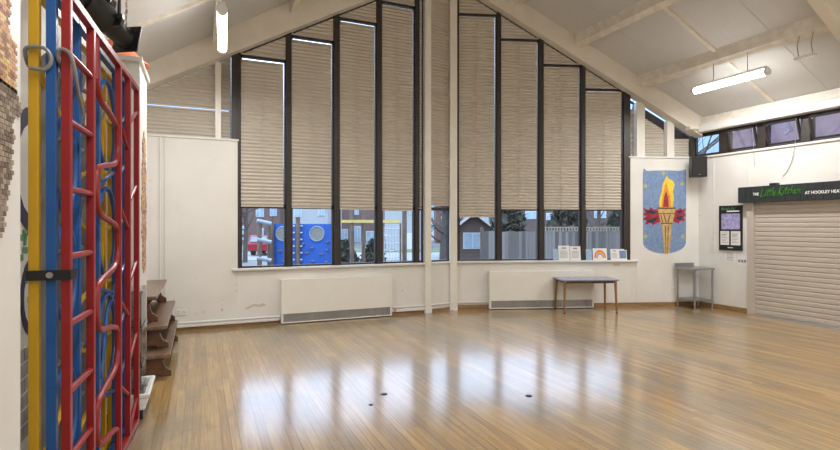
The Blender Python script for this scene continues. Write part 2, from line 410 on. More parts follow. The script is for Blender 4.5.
# rafters over the window wall, posts, mullions
lb = lambda u: 3.40 + .548 * (u + .65)
rb = lambda s: 5.309 - .5834 * (s - 2.251)
xr = lambda s: OR[0] + UR[0] * s
pl = [(-1.05, lb(-1.05)), (3.62, lb(3.62)), (3.62, zl(3.62) + .04), (-1.05, zl(-1.05) + .04)]
struct(MB(LF).prism(pl, -.15, .10).build('trim_12', M['cream'], bevel=.006))
pr = [(1.35, rb(1.35)), (6.0, rb(6.0)), (6.0, zr(xr(6.0)) + .04), (1.35, zr(xr(1.35)) + .04)]
struct(MB(RF).prism(pr, -.15, .10).build('trim_13', M['cream'], bevel=.006))
struct(MB().add([(3.5, 7.85, 5.72), (4.25, 7.95, 5.72), (4.25, 8.2, 5.72), (3.5, 8.1, 5.72), (3.5, 7.85, 6.3), (4.25, 7.95, 6.15), (4.25, 8.2, 6.15), (3.5, 8.1, 6.3)],
                [(0, 1, 2, 3), (4, 5, 6, 7), (0, 1, 5, 4), (1, 2, 6, 5), (2, 3, 7, 6), (3, 0, 4, 7)]).build('trim_14', M['cream']))
struct(MB().prism_ab([(3.525, 7.90), (3.64, 7.90), (3.64, 8.02), (3.525, 8.02)], 0.0, 5.9).build('trim_15', M['post'], bevel=.006))
struct(MB(RF).box(1.33, 1.46, -.09, .04, 0.0, 5.9).build('trim_16', M['post'], bevel=.006))
struct(MB(LF).box(.205, .29, .02, .10, 2.765, lb(.2) + .02).build('trim_17', M['post'], bevel=.005))
struct(MB(RF).box(4.83, 4.99, .02, .13, 2.765, rb(4.99) + .06).build('trim_18', M['post'], bevel=.005))
struct(MB(RF).box(5.42, 5.56, .02, .13, 2.765, rb(5.56) + .06).build('trim_19', M['post'], bevel=.005))
# feet of the two posts
struct(MB().prism_ab([(3.52, 7.885), (3.645, 7.885), (3.645, 8.0), (3.52, 8.0)], 0, .085).build('trim_20', M['white']))
struct(MB(RF).box(1.325, 1.465, -.1, .03, 0, .085).build('trim_21', M['white']))

# purlins (bottom faces), battens, portal beam
def slope_bar(x0, x1, y0, y1, zf, depth):
    m = MB(); vs = [(x, y, zf(x) - dd) for dd in (depth, -.05) for y in (y0, y1) for x in (x0, x1)]
    return m.add(vs, [(0, 2, 3, 1), (4, 5, 7, 6), (0, 1, 5, 4), (2, 6, 7, 3), (0, 4, 6, 2), (1, 3, 7, 5)])
tn = 22
for x in (5.05, 6.15, 7.28):
    yend = 8.509 - .3307 * (x - 2.814) - .12
    struct(slope_bar(x, x + .10, -5.0, yend, zr, .17).build('trim_%d' % tn, M['purlin'], bevel=.006)); tn += 1
for x in (.17, 1.25, 2.35):
    struct(slope_bar(x, x + .10, -5.0, 7.85, zl, .17).build('trim_%d' % tn, M['purlin'], bevel=.006)); tn += 1
struct(slope_bar(-1.05, RX, 6.37, 6.43, zl, .045).build('trim_%d' % tn, M['purlin'])); tn += 1
def rbatten(ya, yb, w_, d_, mat):
    global tn
    m = MB(); vs = []
    for dd in (d_, -.03):
        for x, y in ((5.1, ya), (8.5, yb)):
            vs += [(x, y - w_ / 2, zr(x) - dd), (x, y + w_ / 2, zr(x) - dd)]
    m.add(vs, [(0, 1, 3, 2), (4, 5, 7, 6), (0, 1, 5, 4), (2, 3, 7, 6), (0, 2, 6, 4), (1, 3, 7, 5)])
    struct(m.build('trim_%d' % tn, mat)); tn += 1
rbatten(5.68, 5.2, .06, .04, M['purlin'])
rbatten(4.75, 4.45, .014, .006, M['ceiling'])
rbatten(6.6, 6.2, .014, .006, M['ceiling'])
for xa, xb, zf in ((-1.05, RX, zl), (RX, 8.5, zr)):
    struct(slope_bar(xa, xb, 3.62, 3.76, zf, .36).build('trim_%d' % tn, M['cream'], bevel=.006)); tn += 1
# eaves on the right: stained plate over a white boxed trunk
struct(MB(WF).box(-5.0, 6.52, -.10, 0, 3.33, 3.47).build('trim_%d' % tn, M['purlin'], bevel=.006)); tn += 1
struct(MB(WF).box(-5.0, 6.50, -.17, 0, 3.19, 3.325).build('trim_%d' % tn, M['white'], bevel=.02)); tn += 1
struct(MB().tube([WF(6.55, -.12, 3.30), WF(-5.0, -.12, 3.36)], .026, 10).build('trim_%d' % tn, M['white'], smooth=True)); tn += 1
struct(MB(RF).box(5.72, 6.0, -.2, -.06, 3.24, 3.31).build('trim_%d' % tn, M['cream'], bevel=.01)); tn += 1

# vertical mullions of the two window banks (full height to the rafter)
for u0, u1 in ((.517, .552), (1.222, 1.292), (1.965, 2.05), (2.685, 2.765), (3.37, 3.432)):
    struct(MB(LF).prism([(u0, .858), (u1, .858), (u1, lb(u1) + .02), (u0, lb(u0) + .02)], .0, .12).build('trim_%d' % tn, M['frame'], bevel=.004)); tn += 1
struct(MB(LF).prism([(.43, 2.767), (.5168, 2.767), (.5168, lb(.5168) + .02), (.43, lb(.43) + .02)], .0, .12).build('trim_%d' % tn, M['frame'])); tn += 1
for s0, s1 in ((1.462, 1.50), (2.2, 2.268), (2.98, 3.055), (3.765, 3.84), (4.57, 4.70)):
    struct(MB(RF).prism([(s0, .858), (s1, .858), (s1, rb(s1) + .02), (s0, rb(s0) + .02)], .0, .12).build('trim_%d' % tn, M['frame'], bevel=.004)); tn += 1

# ------------------------------------------------------------------ windows and blinds
wn = 1
def ring(mb, u0, u1, zb, zt0, zt1, t=.028, d0=.03, d1=.09):
    """frame round a pane whose head may slope from zt0 to zt1"""
    mb.prism([(u0, zb), (u1, zb), (u1, zb + t), (u0, zb + t)], d0, d1)
    mb.prism([(u0, zt0 - t), (u1, zt1 - t), (u1, zt1), (u0, zt0)], d0, d1)
    mb.prism([(u0, zb), (u0 + t, zb), (u0 + t, zt0), (u0, zt0)], d0, d1)
    mb.prism([(u1 - t, zb), (u1, zb), (u1, zt1), (u1 - t, zt1)], d0, d1)
def window(F, u0, u1, stages, top, glassmat=None, d0=.03):
    """stages: heights of sill, transoms ...; the head follows the rafter"""
    global wn
    o = sempty('window_%d' % wn, F((u0 + u1) / 2, .06, stages[0])); wn += 1
    fm = MB(F); hs = list(stages)
    for i, zb in enumerate(hs):
        last = i == len(hs) - 1
        ring(fm, u0, u1, zb, top(u0) if last else hs[i + 1], top(u1) if last else hs[i + 1], d0=d0, d1=d0 + .06)
    fm.build('frame', M['frame'], o)
    g = MB(F)
    for i, zb in enumerate(hs):
        last = i == len(hs) - 1
        za, zc = (top(u0), top(u1)) if last else (hs[i + 1], hs[i + 1])
        g = MB(F); g.add([(u0 + .02, d0 + .032, zb + .02), (u1 - .02, d0 + .032, zb + .02), (u1 - .02, d0 + .032, zc - .02), (u0 + .02, d0 + .032, za - .02)], [(0, 1, 2, 3)])
        g.build('pane', glassmat or M['glass'], o)
    return o
def blind(F, u0, u1, zb, zt, label, top=None, side=0, cord=True, d=.012, group='pleated blinds in the window wall'):
    """pleated fabric; with top given the head is cut along that slope"""
    root = thing('pleated_blind', F((u0 + u1) / 2, d, zb), label, 'blind', group)
    P = .054; m = MB(F); n = max(2, int(round((zt - zb) / P))); rows = []
    for i in range(2 * n + 1):
        z = zb + (zt - zb) * i / (2 * n)
        a, b = u0, u1
        if top:
            if top(u1) > top(u0):
                k = (z - top(u0)) / (top(u1) - top(u0)); a = u0 + (u1 - u0) * min(.999, max(0, k))
            else:
                k = (z - top(u1)) / (top(u0) - top(u1)); b = u1 - (u1 - u0) * min(.999, max(0, k))
        rows.append((a, b, z, d + (.0 if i % 2 else .018)))
    vs = []
    for a, b, z, dd in rows: vs += [(a, dd, z), (b, dd, z)]
    m.add(vs, [(2 * i, 2 * i + 1, 2 * i + 3, 2 * i + 2) for i in range(len(rows) - 1)])
    m.build('fabric', M['blind'], root)
    h = MB(F)
    if not top: h.box(u0, u1, d - .004, d + .022, zt, zt + .022).build('head_rail', M['headrail'], root)
    h = MB(F); h.box(u0, u1, d - .006, d + .022, zb - .022, zb).build('bottom_rail', M['headrail'], root)
    if cord:
        um = (u0 + u1) / 2
        MB().tube([F(um, d - .004, zb), F(um, d - .004, zt - .02)], .0035, 5).build('cord', M['headrail'], root)
    return root

# left bank: sill .858, lower transom 1.78, upper transoms stepping up with the roof
bays = [(.552, 1.222, 4.03), (1.292, 1.965, 4.43), (2.05, 2.685, 4.83), (2.765, 3.37, 5.22)]
ordw = ['first', 'second', 'third', 'fourth']
for i, (a, b, zt) in enumerate(bays):
    window(LF, a, b, [.858, 1.78, zt], lb)
    blind(LF, a + .012, b - .045, 1.795 - .012 * i, zt - .088, 'tall pleated blind in the left window bank, %s from the left' % ordw[i])
    blind(LF, a + .012, b - .012, zt + .03, lb(b) - .03, 'small triangular pleated blind above the %s tall blind of the left window bank' % ordw[i], top=lambda u: lb(u) - .03, cord=False)
# sliver beside the left post
window(LF, 3.432, 3.53, [.858, 1.78], lambda u: lb(u) - .03)
blind(LF, 3.44, 3.50, 1.80, 5.45, 'very narrow strip of pleated blind squeezed beside the left white post', cord=False, d=.03)
# high window over the left dado
window(LF, -1.0, .43, [2.765], lambda u: lb(u) + .02, d0=.16)
blind(LF, -.98, .42, 2.80, 3.165, 'low wide pleated blind standing on the ledge of the left white wall', d=.105)
blind(LF, -.98, .42, 3.225, lb(.42), 'triangular pleated blind at the far left, above the bright slit', top=lambda u: lb(u), cord=False, d=.105)
# between the posts
def CF(u, d, z):
    ux, uy = .985, .172
    return (3.63 + ux * u - uy * d, 7.985 + uy * u + ux * d, z)
window(CF, .015, .47, [.858, 1.78], lambda u: 5.75)
blind(CF, .03, .46, 1.86, 5.68, 'narrow tall pleated blind between the two white central posts', cord=True)
# right bank
rbays = [(1.50, 2.20, 5.285), (2.268, 2.98, 4.86), (3.055, 3.765, 4.42), (3.84, 4.57, 3.995)]
for i, (a, b, zt) in enumerate(rbays):
    window(RF, a, b, [.858, 1.79, zt], rb)
    blind(RF, a + .012, b - .045, 1.66 if i == 0 else 1.805, zt - .074, 'tall pleated blind in the right window bank, %s from the posts' % ordw[i] + (', hanging lowest' if i == 0 else ''))
    blind(RF, a + .012, b - .012, zt + .03, rb(a) - .03, 'small triangular pleated blind above the %s tall blind right of the posts' % ordw[i], top=lambda u: rb(u) - .03, cord=False)
# above the torch mural
window(RF, 4.70, 5.99, [2.765], lambda u: rb(u) + .02, d0=.19)
struct(MB(RF).box(5.925, 5.985, .06, .15, 2.765, 3.3).prism([(4.86, rb(4.86) - .16), (5.99, rb(5.99) - .16), (5.99, rb(5.99) - .03), (4.86, rb(4.86) - .03)], .17, .25).build('trim_%d' % tn, M['frame'])); tn += 1
hi = lambda u: rb(u) - .17
blind(RF, 4.745, 4.85, 2.80, 3.15, 'narrow short pleated blind above the mural wall, left of the first short post', d=.14, cord=False)
blind(RF, 4.745, 4.85, 3.20, hi(4.745), 'narrow upper pleated blind left of the first short post, below a patch of sky', d=.14, cord=False, top=hi)
blind(RF, 4.99, 5.43, 2.80, 3.155, 'short pleated blind on the ledge between the two short posts', d=.14)
blind(RF, 4.97, 5.43, 3.20, hi(4.97), 'wide upper pleated blind between the two short posts', d=.14, cord=False, top=hi)
blind(RF, 5.55, 5.92, 2.80, 3.10, 'short pleated blind on the ledge in the right corner, above the black loudspeaker', d=.14, cord=False)

# high windows of the right wall
struct(MB(WF).box(2.0, 6.76, .02, .14, 3.165, 3.20).box(2.0, 6.76, .02, .14, 2.765, 2.79).build('trim_%d' % tn, M['frame'])); tn += 1
cuts = [(6.72, 6.78), (6.05, 6.20), (5.39, 5.53), (4.73, 4.86), (4.05, 4.19), (3.38, 3.52), (2.71, 2.85), (2.0, 2.14)]
for a, b in cuts[1:]:
    struct(MB(WF).box(a, b, 0, .14, 2.765, 3.19).build('trim_%d' % tn, M['frame'])); tn += 1
for i in range(len(cuts) - 1):
    a, b = cuts[i + 1][1], cuts[i][0]
    o = sempty('window_%d' % wn, WF((a + b) / 2, .06, 2.78)); wn += 1
    if i == 0:
        f = MB(WF); ring(f, a, b, 2.785, 3.17, 3.17, .03, .03, .09); f.build('frame', M['frame'], o)
        MB(WF).add([(a + .02, .06, 2.80), (b - .02, .06, 2.80), (b - .02, .06, 3.15), (a + .02, .06, 3.15)], [(0, 1, 2, 3)]).build('pane', M['glass'], o)
    else:
        # hopper light, hinged at the foot and tipped into the hall
        def HF(u, d, z, k=.30): return WF(u, .05 + d - (z - 2.80) * k, z)
        f = MB(HF); ring(f, a + .005, b - .005, 2.80, 3.15, 3.15, .028, -.02, .02); f.build('frame', M['frame'], o)
        MB(HF).add([(a + .02, 0, 2.82), (b - .02, 0, 2.82), (b - .02, 0, 3.13), (a + .02, 0, 3.13)], [(0, 1, 2, 3)]).build('pane', M['hopper'], o)
        MB().tube([WF(b - .05, .05, 3.12), WF(b - .05, -.06, 3.11)], .006, 6).build('stay', M['silver'], o)

# ------------------------------------------------------------------ wall fittings
def radiator(F, u0, u1, label):
    r = thing('convector_radiator', F((u0 + u1) / 2, -.06, .012), label, 'radiator', 'convector radiators under the windows')
    b = MB(F); b.box(u0, u1, -.12, -.104, .155, .675).box(u0, u0 + .022, -.104, 0, .012, .675).box(u1 - .022, u1, -.104, 0, .012, .675)
    b.box(u0 + .022, u1 - .022, -.104, 0, .655, .675)
    b.box(u0, u0 + .03, -.12, -.104, .012, .155).box(u1 - .03, u1, -.12, -.104, .012, .155).box(u0 + .03, u1 - .03, -.12, -.104, .012, .03)
    b.build('casing', M['radiator'], r, bevel=.004)
    g = MB(F); g.box(u0 + .03, u1 - .03, -.095, -.09, .03, .155)
    k = int((u1 - u0 - .06) / .03)
    for i in range(k + 1):
        uu = u0 + .03 + (u1 - u0 - .06) * i / k
        g.box(uu - .009, uu + .009, -.112, -.095, .03, .155)
    g.build('grille', M['grille'], r)
    return r
radiator(LF, 1.128, 2.90, 'long white convector radiator under the left window bank')
radiator(RF, 2.032, 3.947, 'long white convector radiator under the right window bank, behind the table')

# roller shutter in the right wall
sh = thing('roller_shutter', WF(3.6, -.02, 0), 'beige slatted roller shutter closed under the charcoal kitchen sign', 'shutter')
cur = MB(WF); z = .03; prof = []
while z < 1.86:
    prof += [(-.014, z), (-.025, z + .012), (-.027, z + .058), (-.014, z + .068)]; z += .0755
n = len(prof); Y0, Y1 = 1.6, 5.56
vs = [(Y1, d, zz) for d, zz in prof] + [(Y0, d, zz) for d, zz in prof]
cur.add(vs, [(i, i + 1, i + 1 + n, i + n) for i in range(n - 1)])
cur.build('curtain', M['shutter'], sh)
MB(WF).box(5.55, 5.66, -.065, 0, 0, 1.88).build('guide_rail', M['shutter'], sh, bevel=.004)
MB(WF).box(1.52, 1.62, -.065, 0, 0, 1.88).build('guide_rail', M['shutter'], sh, bevel=.004)
MB(WF).box(1.62, 5.55, -.05, -.005, 0.0, .035).build('bottom_bar', M['silver'], sh)
# sign: vertical boards with lettering
sg = thing('kitchen_sign', WF(3.7, -.075, 1.872), 'charcoal boarded kitchen sign with green and white lettering above the shutter', 'sign')
bd = MB(WF); y = 5.753; k = 0
while y > 1.5:
    wdt = .105 if k else .135
    bd.box(y - wdt + .004, y, -.15, 0, 1.872, 2.133); y -= wdt; k += 1
bd.box(y, 5.745, -.14, 0, 1.874, 2.131)
bd.build('boarding', M['sign'], sg)
def wall_text(txt, y_left, z, size, mat, parent, width, d=-.152):
    cu = bpy.data.curves.new('lettering', 'FONT'); cu.body = txt; cu.size = size; cu.extrude = .0015; cu.offset = .0012
    o = bpy.data.objects.new('lettering', cu); COL.objects.link(o); cu.materials.append(mat)
    bpy.context.view_layer.update()
    k = width / o.dimensions.x
    me = bpy.data.meshes.new_from_object(o.evaluated_get(bpy.context.evaluated_depsgraph_get()))
    bpy.data.objects.remove(o); o = bpy.data.objects.new('lettering', me); COL.objects.link(o)
    o.parent = parent; og = ORG[parent.name]
    wx, wy, wz = WF(y_left, d, z)
    o.matrix_local = Matrix.Translation((wx - og[0], wy - og[1], wz - og[2])) @ Matrix(((0, 0, -1, 0), (-1, 0, 0, 0), (0, 1, 0, 0), (0, 0, 0, 1))) @ Matrix.Scale(k, 4, (1, 0, 0))
    return o
wall_text('THE', 5.50, 1.985, .062, M['signwhite'], sg, .098)
wall_text('AT HOCKLEY HEATH', 4.715, 1.965, .062, M['signwhite'], sg, .52)
# brush-script words, drawn stroke by stroke in a 0..1 cell per letter
GL = {
 'L': [[(.25, 1.25), (.12, .5), (0, -.1), (.35, .02), (.75, .12)]],
 'i': [[(.25, .62), (.12, .05), (.35, .12)], [(.33, .88), (.37, .95)]],
 't': [[(.35, 1.05), (.15, .1), (.4, .08)], [(.0, .68), (.6, .74)]],
 'l': [[(.35, 1.15), (.12, .08), (.35, .1)]],
 'e': [[(.1, .3), (.5, .45), (.4, .66), (.15, .5), (.1, .15), (.3, .0), (.6, .15)]],
 'K': [[(.25, 1.2), (.05, -.08)], [(.85, 1.15), (.18, .5), (.8, -.1)]],
 'c': [[(.55, .55), (.35, .66), (.1, .4), (.2, .05), (.55, .12)]],
 'h': [[(.3, 1.15), (.08, 0), (.25, .5), (.5, .6), (.48, .2), (.6, .02)]],
 'n': [[(.15, .62), (.05, 0), (.25, .5), (.5, .6), (.48, .2), (.62, .02)]],
}
adv = {'L': .8, 'i': .42, 't': .52, 'l': .42, 'e': .66, 'K': .86, 'c': .6, 'h': .68, 'n': .7, ' ': .35}
txt = 'Little Kitchen'; tot = sum(adv[c] for c in txt); kx = .605 / tot; kz = .115
cx = 0; gm = MB()
for ch in txt:
    for st in GL.get(ch, []):
        pts = [WF(5.375 - (cx + a + .18 * c) * kx, -.155, 1.955 + c * kz + .03 * cx / tot) for a, c in st]
        gm.tube(pts, .0075, 6)
    cx += adv[ch]
gm.build('script_lettering', M['signgreen'], sg)
# small black device on top of the sign
tag(MB(WF).box(5.17, 5.28, -.09, -.0, 2.135, 2.175).build('door_sensor', M['black'], bevel=.006), 'small dark box sitting on the top edge of the kitchen sign', 'sensor')

# menu board
mb = thing('menu_board', WF(5.978, -.02, 1.056), 'black framed menu board with picture and two white sheets, beside the shutter', 'menu board')
MB(WF).box(5.769, 6.187, -.03, 0, 1.056, 1.84).build('backing', M['black'], mb, bevel=.004)
def on_menu(u0, u1, v0, v1): return (6.187 - .418 * u1, 6.187 - .418 * u0, 1.84 - .784 * v1, 1.84 - .784 * v0)
def pan(name, q, mat, d=-.034):
    return MB(WF).box(q[0], q[1], d, -.03, q[2], q[3]).build(name, mat, mb)
pan('picture', on_menu(.12, .92, .18, .53), M['lilac'])
pan('sheet', on_menu(.08, .46, .57, .88), M['paper'])
pan('sheet', on_menu(.54, .94, .57, .88), M['paper'])
tx = MB(WF)
for (a, b) in ((.08, .46), (.54, .94)):
    for j in range(7):
        q = on_menu(a + .05, b - .05 - .05 * (j % 3), .61 + .035 * j, .618 + .035 * j + (.01 if j == 1 else 0)); tx.box(q[0], q[1], -.036, -.034, q[2], q[3])
tx.build('text_block', M['ink'], mb)
tt = MB()
for st in ([(.12, .09), (.16, .04), (.2, .1), (.26, .05), (.3, .1)], [(.34, .05), (.38, .1), (.44, .04), (.5, .1)], [(.55, .09), (.6, .04), (.66, .1), (.72, .05)]):
    tt.tube([WF(6.187 - .418 * u, -.034, 1.84 - .784 * v) for u, v in st], .005, 5)
tt.build('title', M['mgreen'], mb)
q = on_menu(.36, .9, .115, .14); MB(WF).box(q[0], q[1], -.034, -.03, q[2], q[3]).build('subtitle', M['signwhite'], mb)
q = on_menu(.4, .62, .93, .945); MB(WF).box(q[0], q[1], -.034, -.03, q[2], q[3]).build('caption', M['signwhite'], mb)
# notices below
nt1 = thing('wall_notice', WF(5.99, -.003, .85), 'white printed sheet pinned just below the menu board, left of the three dark squares', 'notice')
MB(WF).box(5.90, 6.09, -.004, 0, .85, 1.035).build('sheet', M['paper'], nt1)
m_ = MB(WF)
for j in range(6): m_.box(5.93 + .02 * (j % 2), 6.06, -.006, -.004, .88 + .024 * j, .887 + .024 * j)
m_.build('text_block', M['ink'], nt1)
nt2 = thing('wall_notice', WF(5.76, -.003, .81), 'white sheet with three dark squares pinned beside the shutter guide rail', 'notice')
MB(WF).box(5.69, 5.87, -.004, 0, .80, .965).build('sheet', M['paper'], nt2)
m_ = MB(WF)
for j in range(3): m_.box(5.71 + .052 * j, 5.745 + .052 * j, -.007, -.004, .86, .905)
m_.build('square', M['ink'], nt2)
# column of white hooks
hk = thing('coat_hook_rail', WF(6.30, -.02, 1.0), 'narrow white upright rail on the right wall, left of the menu board', 'rail')
MB(WF).box(6.285, 6.315, -.015, 0, 1.0, 1.32).build('backplate', M['white'], hk, bevel=.003)
for z in (1.03, 1.16, 1.28):
    MB().tube([WF(6.30, -.015, z), WF(6.30, -.05, z), WF(6.30, -.055, z + .03)], .008, 6).build('hook', M['white'], hk)
# conduits on the right wall
tag(MB().tube([WF(5.69, -.008, 2.14), WF(5.69, -.008, 2.73)], .007, 6).build('wall_conduit', M['purlin']), 'thin upright conduit rising from the sign to the high windows', 'conduit')
tag(MB().tube([WF(6.30, -.01, 1.34), WF(6.30, -.01, 2.72)], .008, 6).build('wall_conduit', M['white']), 'white upright conduit on the right wall beside the loudspeaker', 'conduit')
# window cords
tag(MB().tube([WF(5.56, -.07, 3.12), WF(5.57, -.02, 2.72), WF(5.56, -.015, 2.48)], .004, 5).build('window_cord', M['grille']), 'short straight cord hanging from the first tipped high window', 'cord')
tag(MB().tube([WF(4.88, -.08, 3.15), WF(4.93, -.02, 2.74), WF(4.98, -.015, 2.5), WF(5.06, -.012, 2.33), WF(5.12, -.012, 2.28)], .004, 5).build('window_cord', M['grille']), 'long curving cord hanging from the high windows above the kitchen sign', 'cord')
# loudspeaker in the corner
sp = thing('loudspeaker', (8.24, 6.46, 2.36), 'black loudspeaker hung high in the corner beside the torch mural', 'loudspeaker')
SPF = lambda a, b, c: (8.26 + .88 * a + .47 * b, 6.44 - .47 * a + .88 * b, c)
MB(SPF).prism_ab([(-.135, -.10), (.135, -.10), (.10, .10), (-.10, .10)], 2.365, 2.735).build('cabinet', M['black'], sp, bevel=.008)
MB(SPF).box(-.122, .122, -.108, -.10, 2.38, 2.72).build('grille_cloth', M['rubber'], sp)
MB(SPF).box(-.012, .012, -.111, -.108, 2.40, 2.41).build('badge', M['silver'], sp)
MB(SPF).box(-.03, .03, .09, .17, 2.5, 2.6).build('bracket', M['black'], sp)
# torch mural on the wall right of the windows
mu = thing('torch_mural', RF(5.355, -.004, .98), 'tall blue paper mural of a flaming torch on the wall right of the windows', 'mural')
def mq(cx, cy): return (4.937 + (cx - 15) / 195 * .836, 2.517 - (cy - 45) / 375 * 1.535)
def mpart(name, pts, mat, d):
    return MB(RF).prism([mq(*p) for p in pts], d, d + .002).build(name, mat, mu)
sheet = [(18, 38), (32, 50), (60, 48), (120, 46), (180, 48), (198, 44), (208, 40), (211, 60), (210, 200), (209, 372)]
sheet += [(112 + 97 * math.cos(t), 372 + 50 * math.sin(t)) for t in [PI * k / 14 for k in range(1, 14)]] + [(15, 372), (14, 200), (14, 60)]
mpart('paper_sheet', sheet, M['mblue'], -.004)
mpart('flame', [(90, 215), (88, 182), (99, 142), (103, 112), (112, 92), (122, 70), (130, 84), (148, 92), (158, 113), (150, 140), (154, 172), (149, 215)], M['myellow'], -.006)
mpart('flame', [(98, 212), (103, 160), (112, 125), (119, 100), (128, 132), (138, 168), (142, 212)], M['morange'], -.008)
mpart('flame', [(104, 212), (109, 170), (118, 140), (127, 170), (131, 212)], M['mred'], -.010)
mpart('ribbon', [(92, 222), (62, 224), (48, 212), (40, 226), (14, 216), (26, 236), (12, 246), (30, 254), (12, 268), (30, 274), (24, 292), (48, 284), (60, 294), (95, 278)], M['mred'], -.006)
mpart('ribbon', [(150, 222), (172, 226), (184, 214), (190, 226), (210, 216), (200, 236), (210, 250), (198, 258), (204, 276), (182, 274), (176, 288), (150, 276)], M['mred'], -.006)
for pts in ([(80, 236), (50, 226), (30, 232), (58, 246)], [(80, 262), (54, 262), (30, 280), (62, 284)], [(60, 252), (24, 264), (50, 258)], [(166, 232), (196, 224), (180, 244)], [(164, 256), (196, 252), (184, 272), (168, 268)], [(40, 240), (22, 236), (36, 246)]):
    mpart('ribbon_marking', pts, M['mnavy'], -.008)
mpart('torch_bowl', [(80, 214), (162, 214), (156, 250), (144, 296), (98, 296), (86, 250)], M['mgold'], -.009)
for pts in ([(80, 214), (162, 214), (160, 221), (81, 221)], [(84, 240), (158, 240), (157, 244), (85, 244)], [(95, 284), (147, 284), (146, 289), (96, 289)], [(105, 246), (110, 246), (122, 284), (117, 284)], [(135, 246), (140, 246), (128, 284), (123, 284)], [(92, 246), (96, 246), (104, 282), (100, 282)]):
    mpart('bowl_line', pts, M['mbrown'], -.011)
mpart('torch_handle', [(100, 296), (144, 296), (134, 422), (110, 422)], M['mgold'], -.008)
for pts in ([(112, 296), (116, 296), (119, 422), (117, 422)], [(126, 296), (130, 296), (126, 422), (124, 422)]):
    mpart('handle_line', pts, M['mbrown'], -.010)
for cx_, cy_ in ((105, 58), (192, 106), (26, 118), (196, 346), (25, 346), (30, 180)):
    st = [(cx_ + (12 if k % 2 == 0 else 6) * math.cos(k * PI / 5), cy_ + (12 if k % 2 == 0 else 6) * math.sin(k * PI / 5)) for k in range(10)]
    if (cx_, cy_) != (30, 180): mpart('star', st, M['mgreen2'], -.006)
# sockets, plates, chips
def socket(F, u, z, label, w_=.145):
    o = thing('wall_socket', F(u, -.005, z), label, 'socket')
    MB(F).box(u - w_ / 2, u + w_ / 2, -.012, 0, z, z + .085).build('plate', M['white'], o, bevel=.003)
    h = MB(F)
    for k in (-1, 1):
        for dx, dz in ((0, .058), (-.012, .038), (.012, .038)):
            h.box(u + k * w_ / 4 + dx - .004, u + k * w_ / 4 + dx + .004, -.0135, -.012, z + dz - .004, z + dz + .006)
    h.build('pin_hole', M['ink'], o)
socket(LF, -.242, .215, 'white double socket low on the left wall beside the wooden benches')
socket(RF, 5.56, .26, 'white double socket low on the wall below the torch mural')
vp = thing('vent_plate', RF(4.43, -.003, .745), 'small grey slotted plate just under the right end of the windowsill', 'vent')
MB(RF).box(4.36, 4.50, -.006, 0, .75, .79).build('plate', M['purlin'], vp)
m_ = MB(RF)
for k in range(6): m_.box(4.372 + .022 * k, 4.382 + .022 * k, -.008, -.006, .757, .783)
m_.build('slot', M['grille'], vp)
tag(MB().tube([LF(-.508, -.012, .12), LF(-.508, -.012, 2.74)], .011, 8).build('wall_conduit', M['white'], smooth=True), 'white upright conduit on the left wall above the wooden benches', 'conduit')
tag(MB().tube([LF(-.455, -.008, .12), LF(-.455, -.008, 2.74)], .004, 6).build('wall_cable', M['headrail'], smooth=True), 'thin cable running up beside the white conduit on the left wall', 'cable')
ptc = MB(LF)
pt2 = MB(LF).prism([(.62 + a * .016, .265 + c * .011) for a, c in ((0, 0), (4, 3), (8, 5), (12, 3.5), (16, 5.5), (19, 3), (17, 1), (12, .5), (8, 2), (4, -.5), (1, -2))], -.0015, 0)
pt2.disc(3.1, .52, .010, -.0015, 0, 7).disc(3.13, .40, .014, -.0015, 0, 7)
pt2.build('paint_chip', M['chip'], wl2)
for u_, z_, r_ in ((.30, .26, .022), (.30, .33, .012), (.31, .41, .01), (.50, .62, .014), (.50, .53, .012), (.50, .72, .01), (-.05, .74, .012), (-.08, .55, .006), (-.05, .23, .012), (.05, .245, .014)):
    ptc.disc(u_, z_, r_, -.0015, 0, 7, r_ * random.uniform(.6, 1.3))
ptc.build('paint_chip', M['chip'], wl)
# floor plates
for (x_, y_, r_, lb_) in ((1.50, 4.26, .03, 'small round black floor plate near the middle of the floor'), (2.65, 3.71, .03, 'small round black floor plate further right on the boards'), (1.31, 4.05, .018, 'tiny black plug in the boards beside the left floor plate')):
    o = MB().lathe([(r_, 0), (r_, .003), (r_ * .8, .006), (0.001, .006)], x_, y_, 14).build('floor_plate', M['black'])
    tag(o, lb_, 'floor plate')

# ------------------------------------------------------------------ furniture
# small table in front of the right radiator
TC = (6.17, 6.98); ta = math.radians(-20.0)
def TF(a, b, c): return (TC[0] + math.cos(ta) * a - math.sin(ta) * b, TC[1] + math.sin(ta) * a + math.cos(ta) * b, c)
tb = thing('classroom_table', (TC[0], TC[1], 0), 'small table with blue-grey top and tapered wooden legs before the right radiator', 'table')
MB(TF).prism_ab([(-.5, -.235), (-.48, -.255), (.48, -.255), (.5, -.235), (.5, .235), (.48, .255), (-.48, .255), (-.5, .235)], .548, .572).build('top', M['tabletop'], tb, bevel=.004)
MB(TF).box(-.40, .40, -.20, -.175, .505, .548).box(-.40, .40, .175, .20, .505, .548).box(-.42, -.40, -.2, .2, .505, .548).box(.40, .42, -.2, .2, .505, .548).build('apron', M['darkwood'], tb)
for sx in (-1, 1):
    for sy in (-1, 1):
        m_ = MB(); p0 = TF(sx * .44, sy * .215, .548); p1 = TF(sx * .455, sy * .235, 0.012)
        m_.tube([p0, p1], .024, 10, .016)
        lg = m_.build('leg', M['legwood'], tb, smooth=True)
        MB().tube([TF(sx * .455, sy * .235, .014), TF(sx * .456, sy * .236, 0)], .018, 10).build('foot', M['black'], lg)
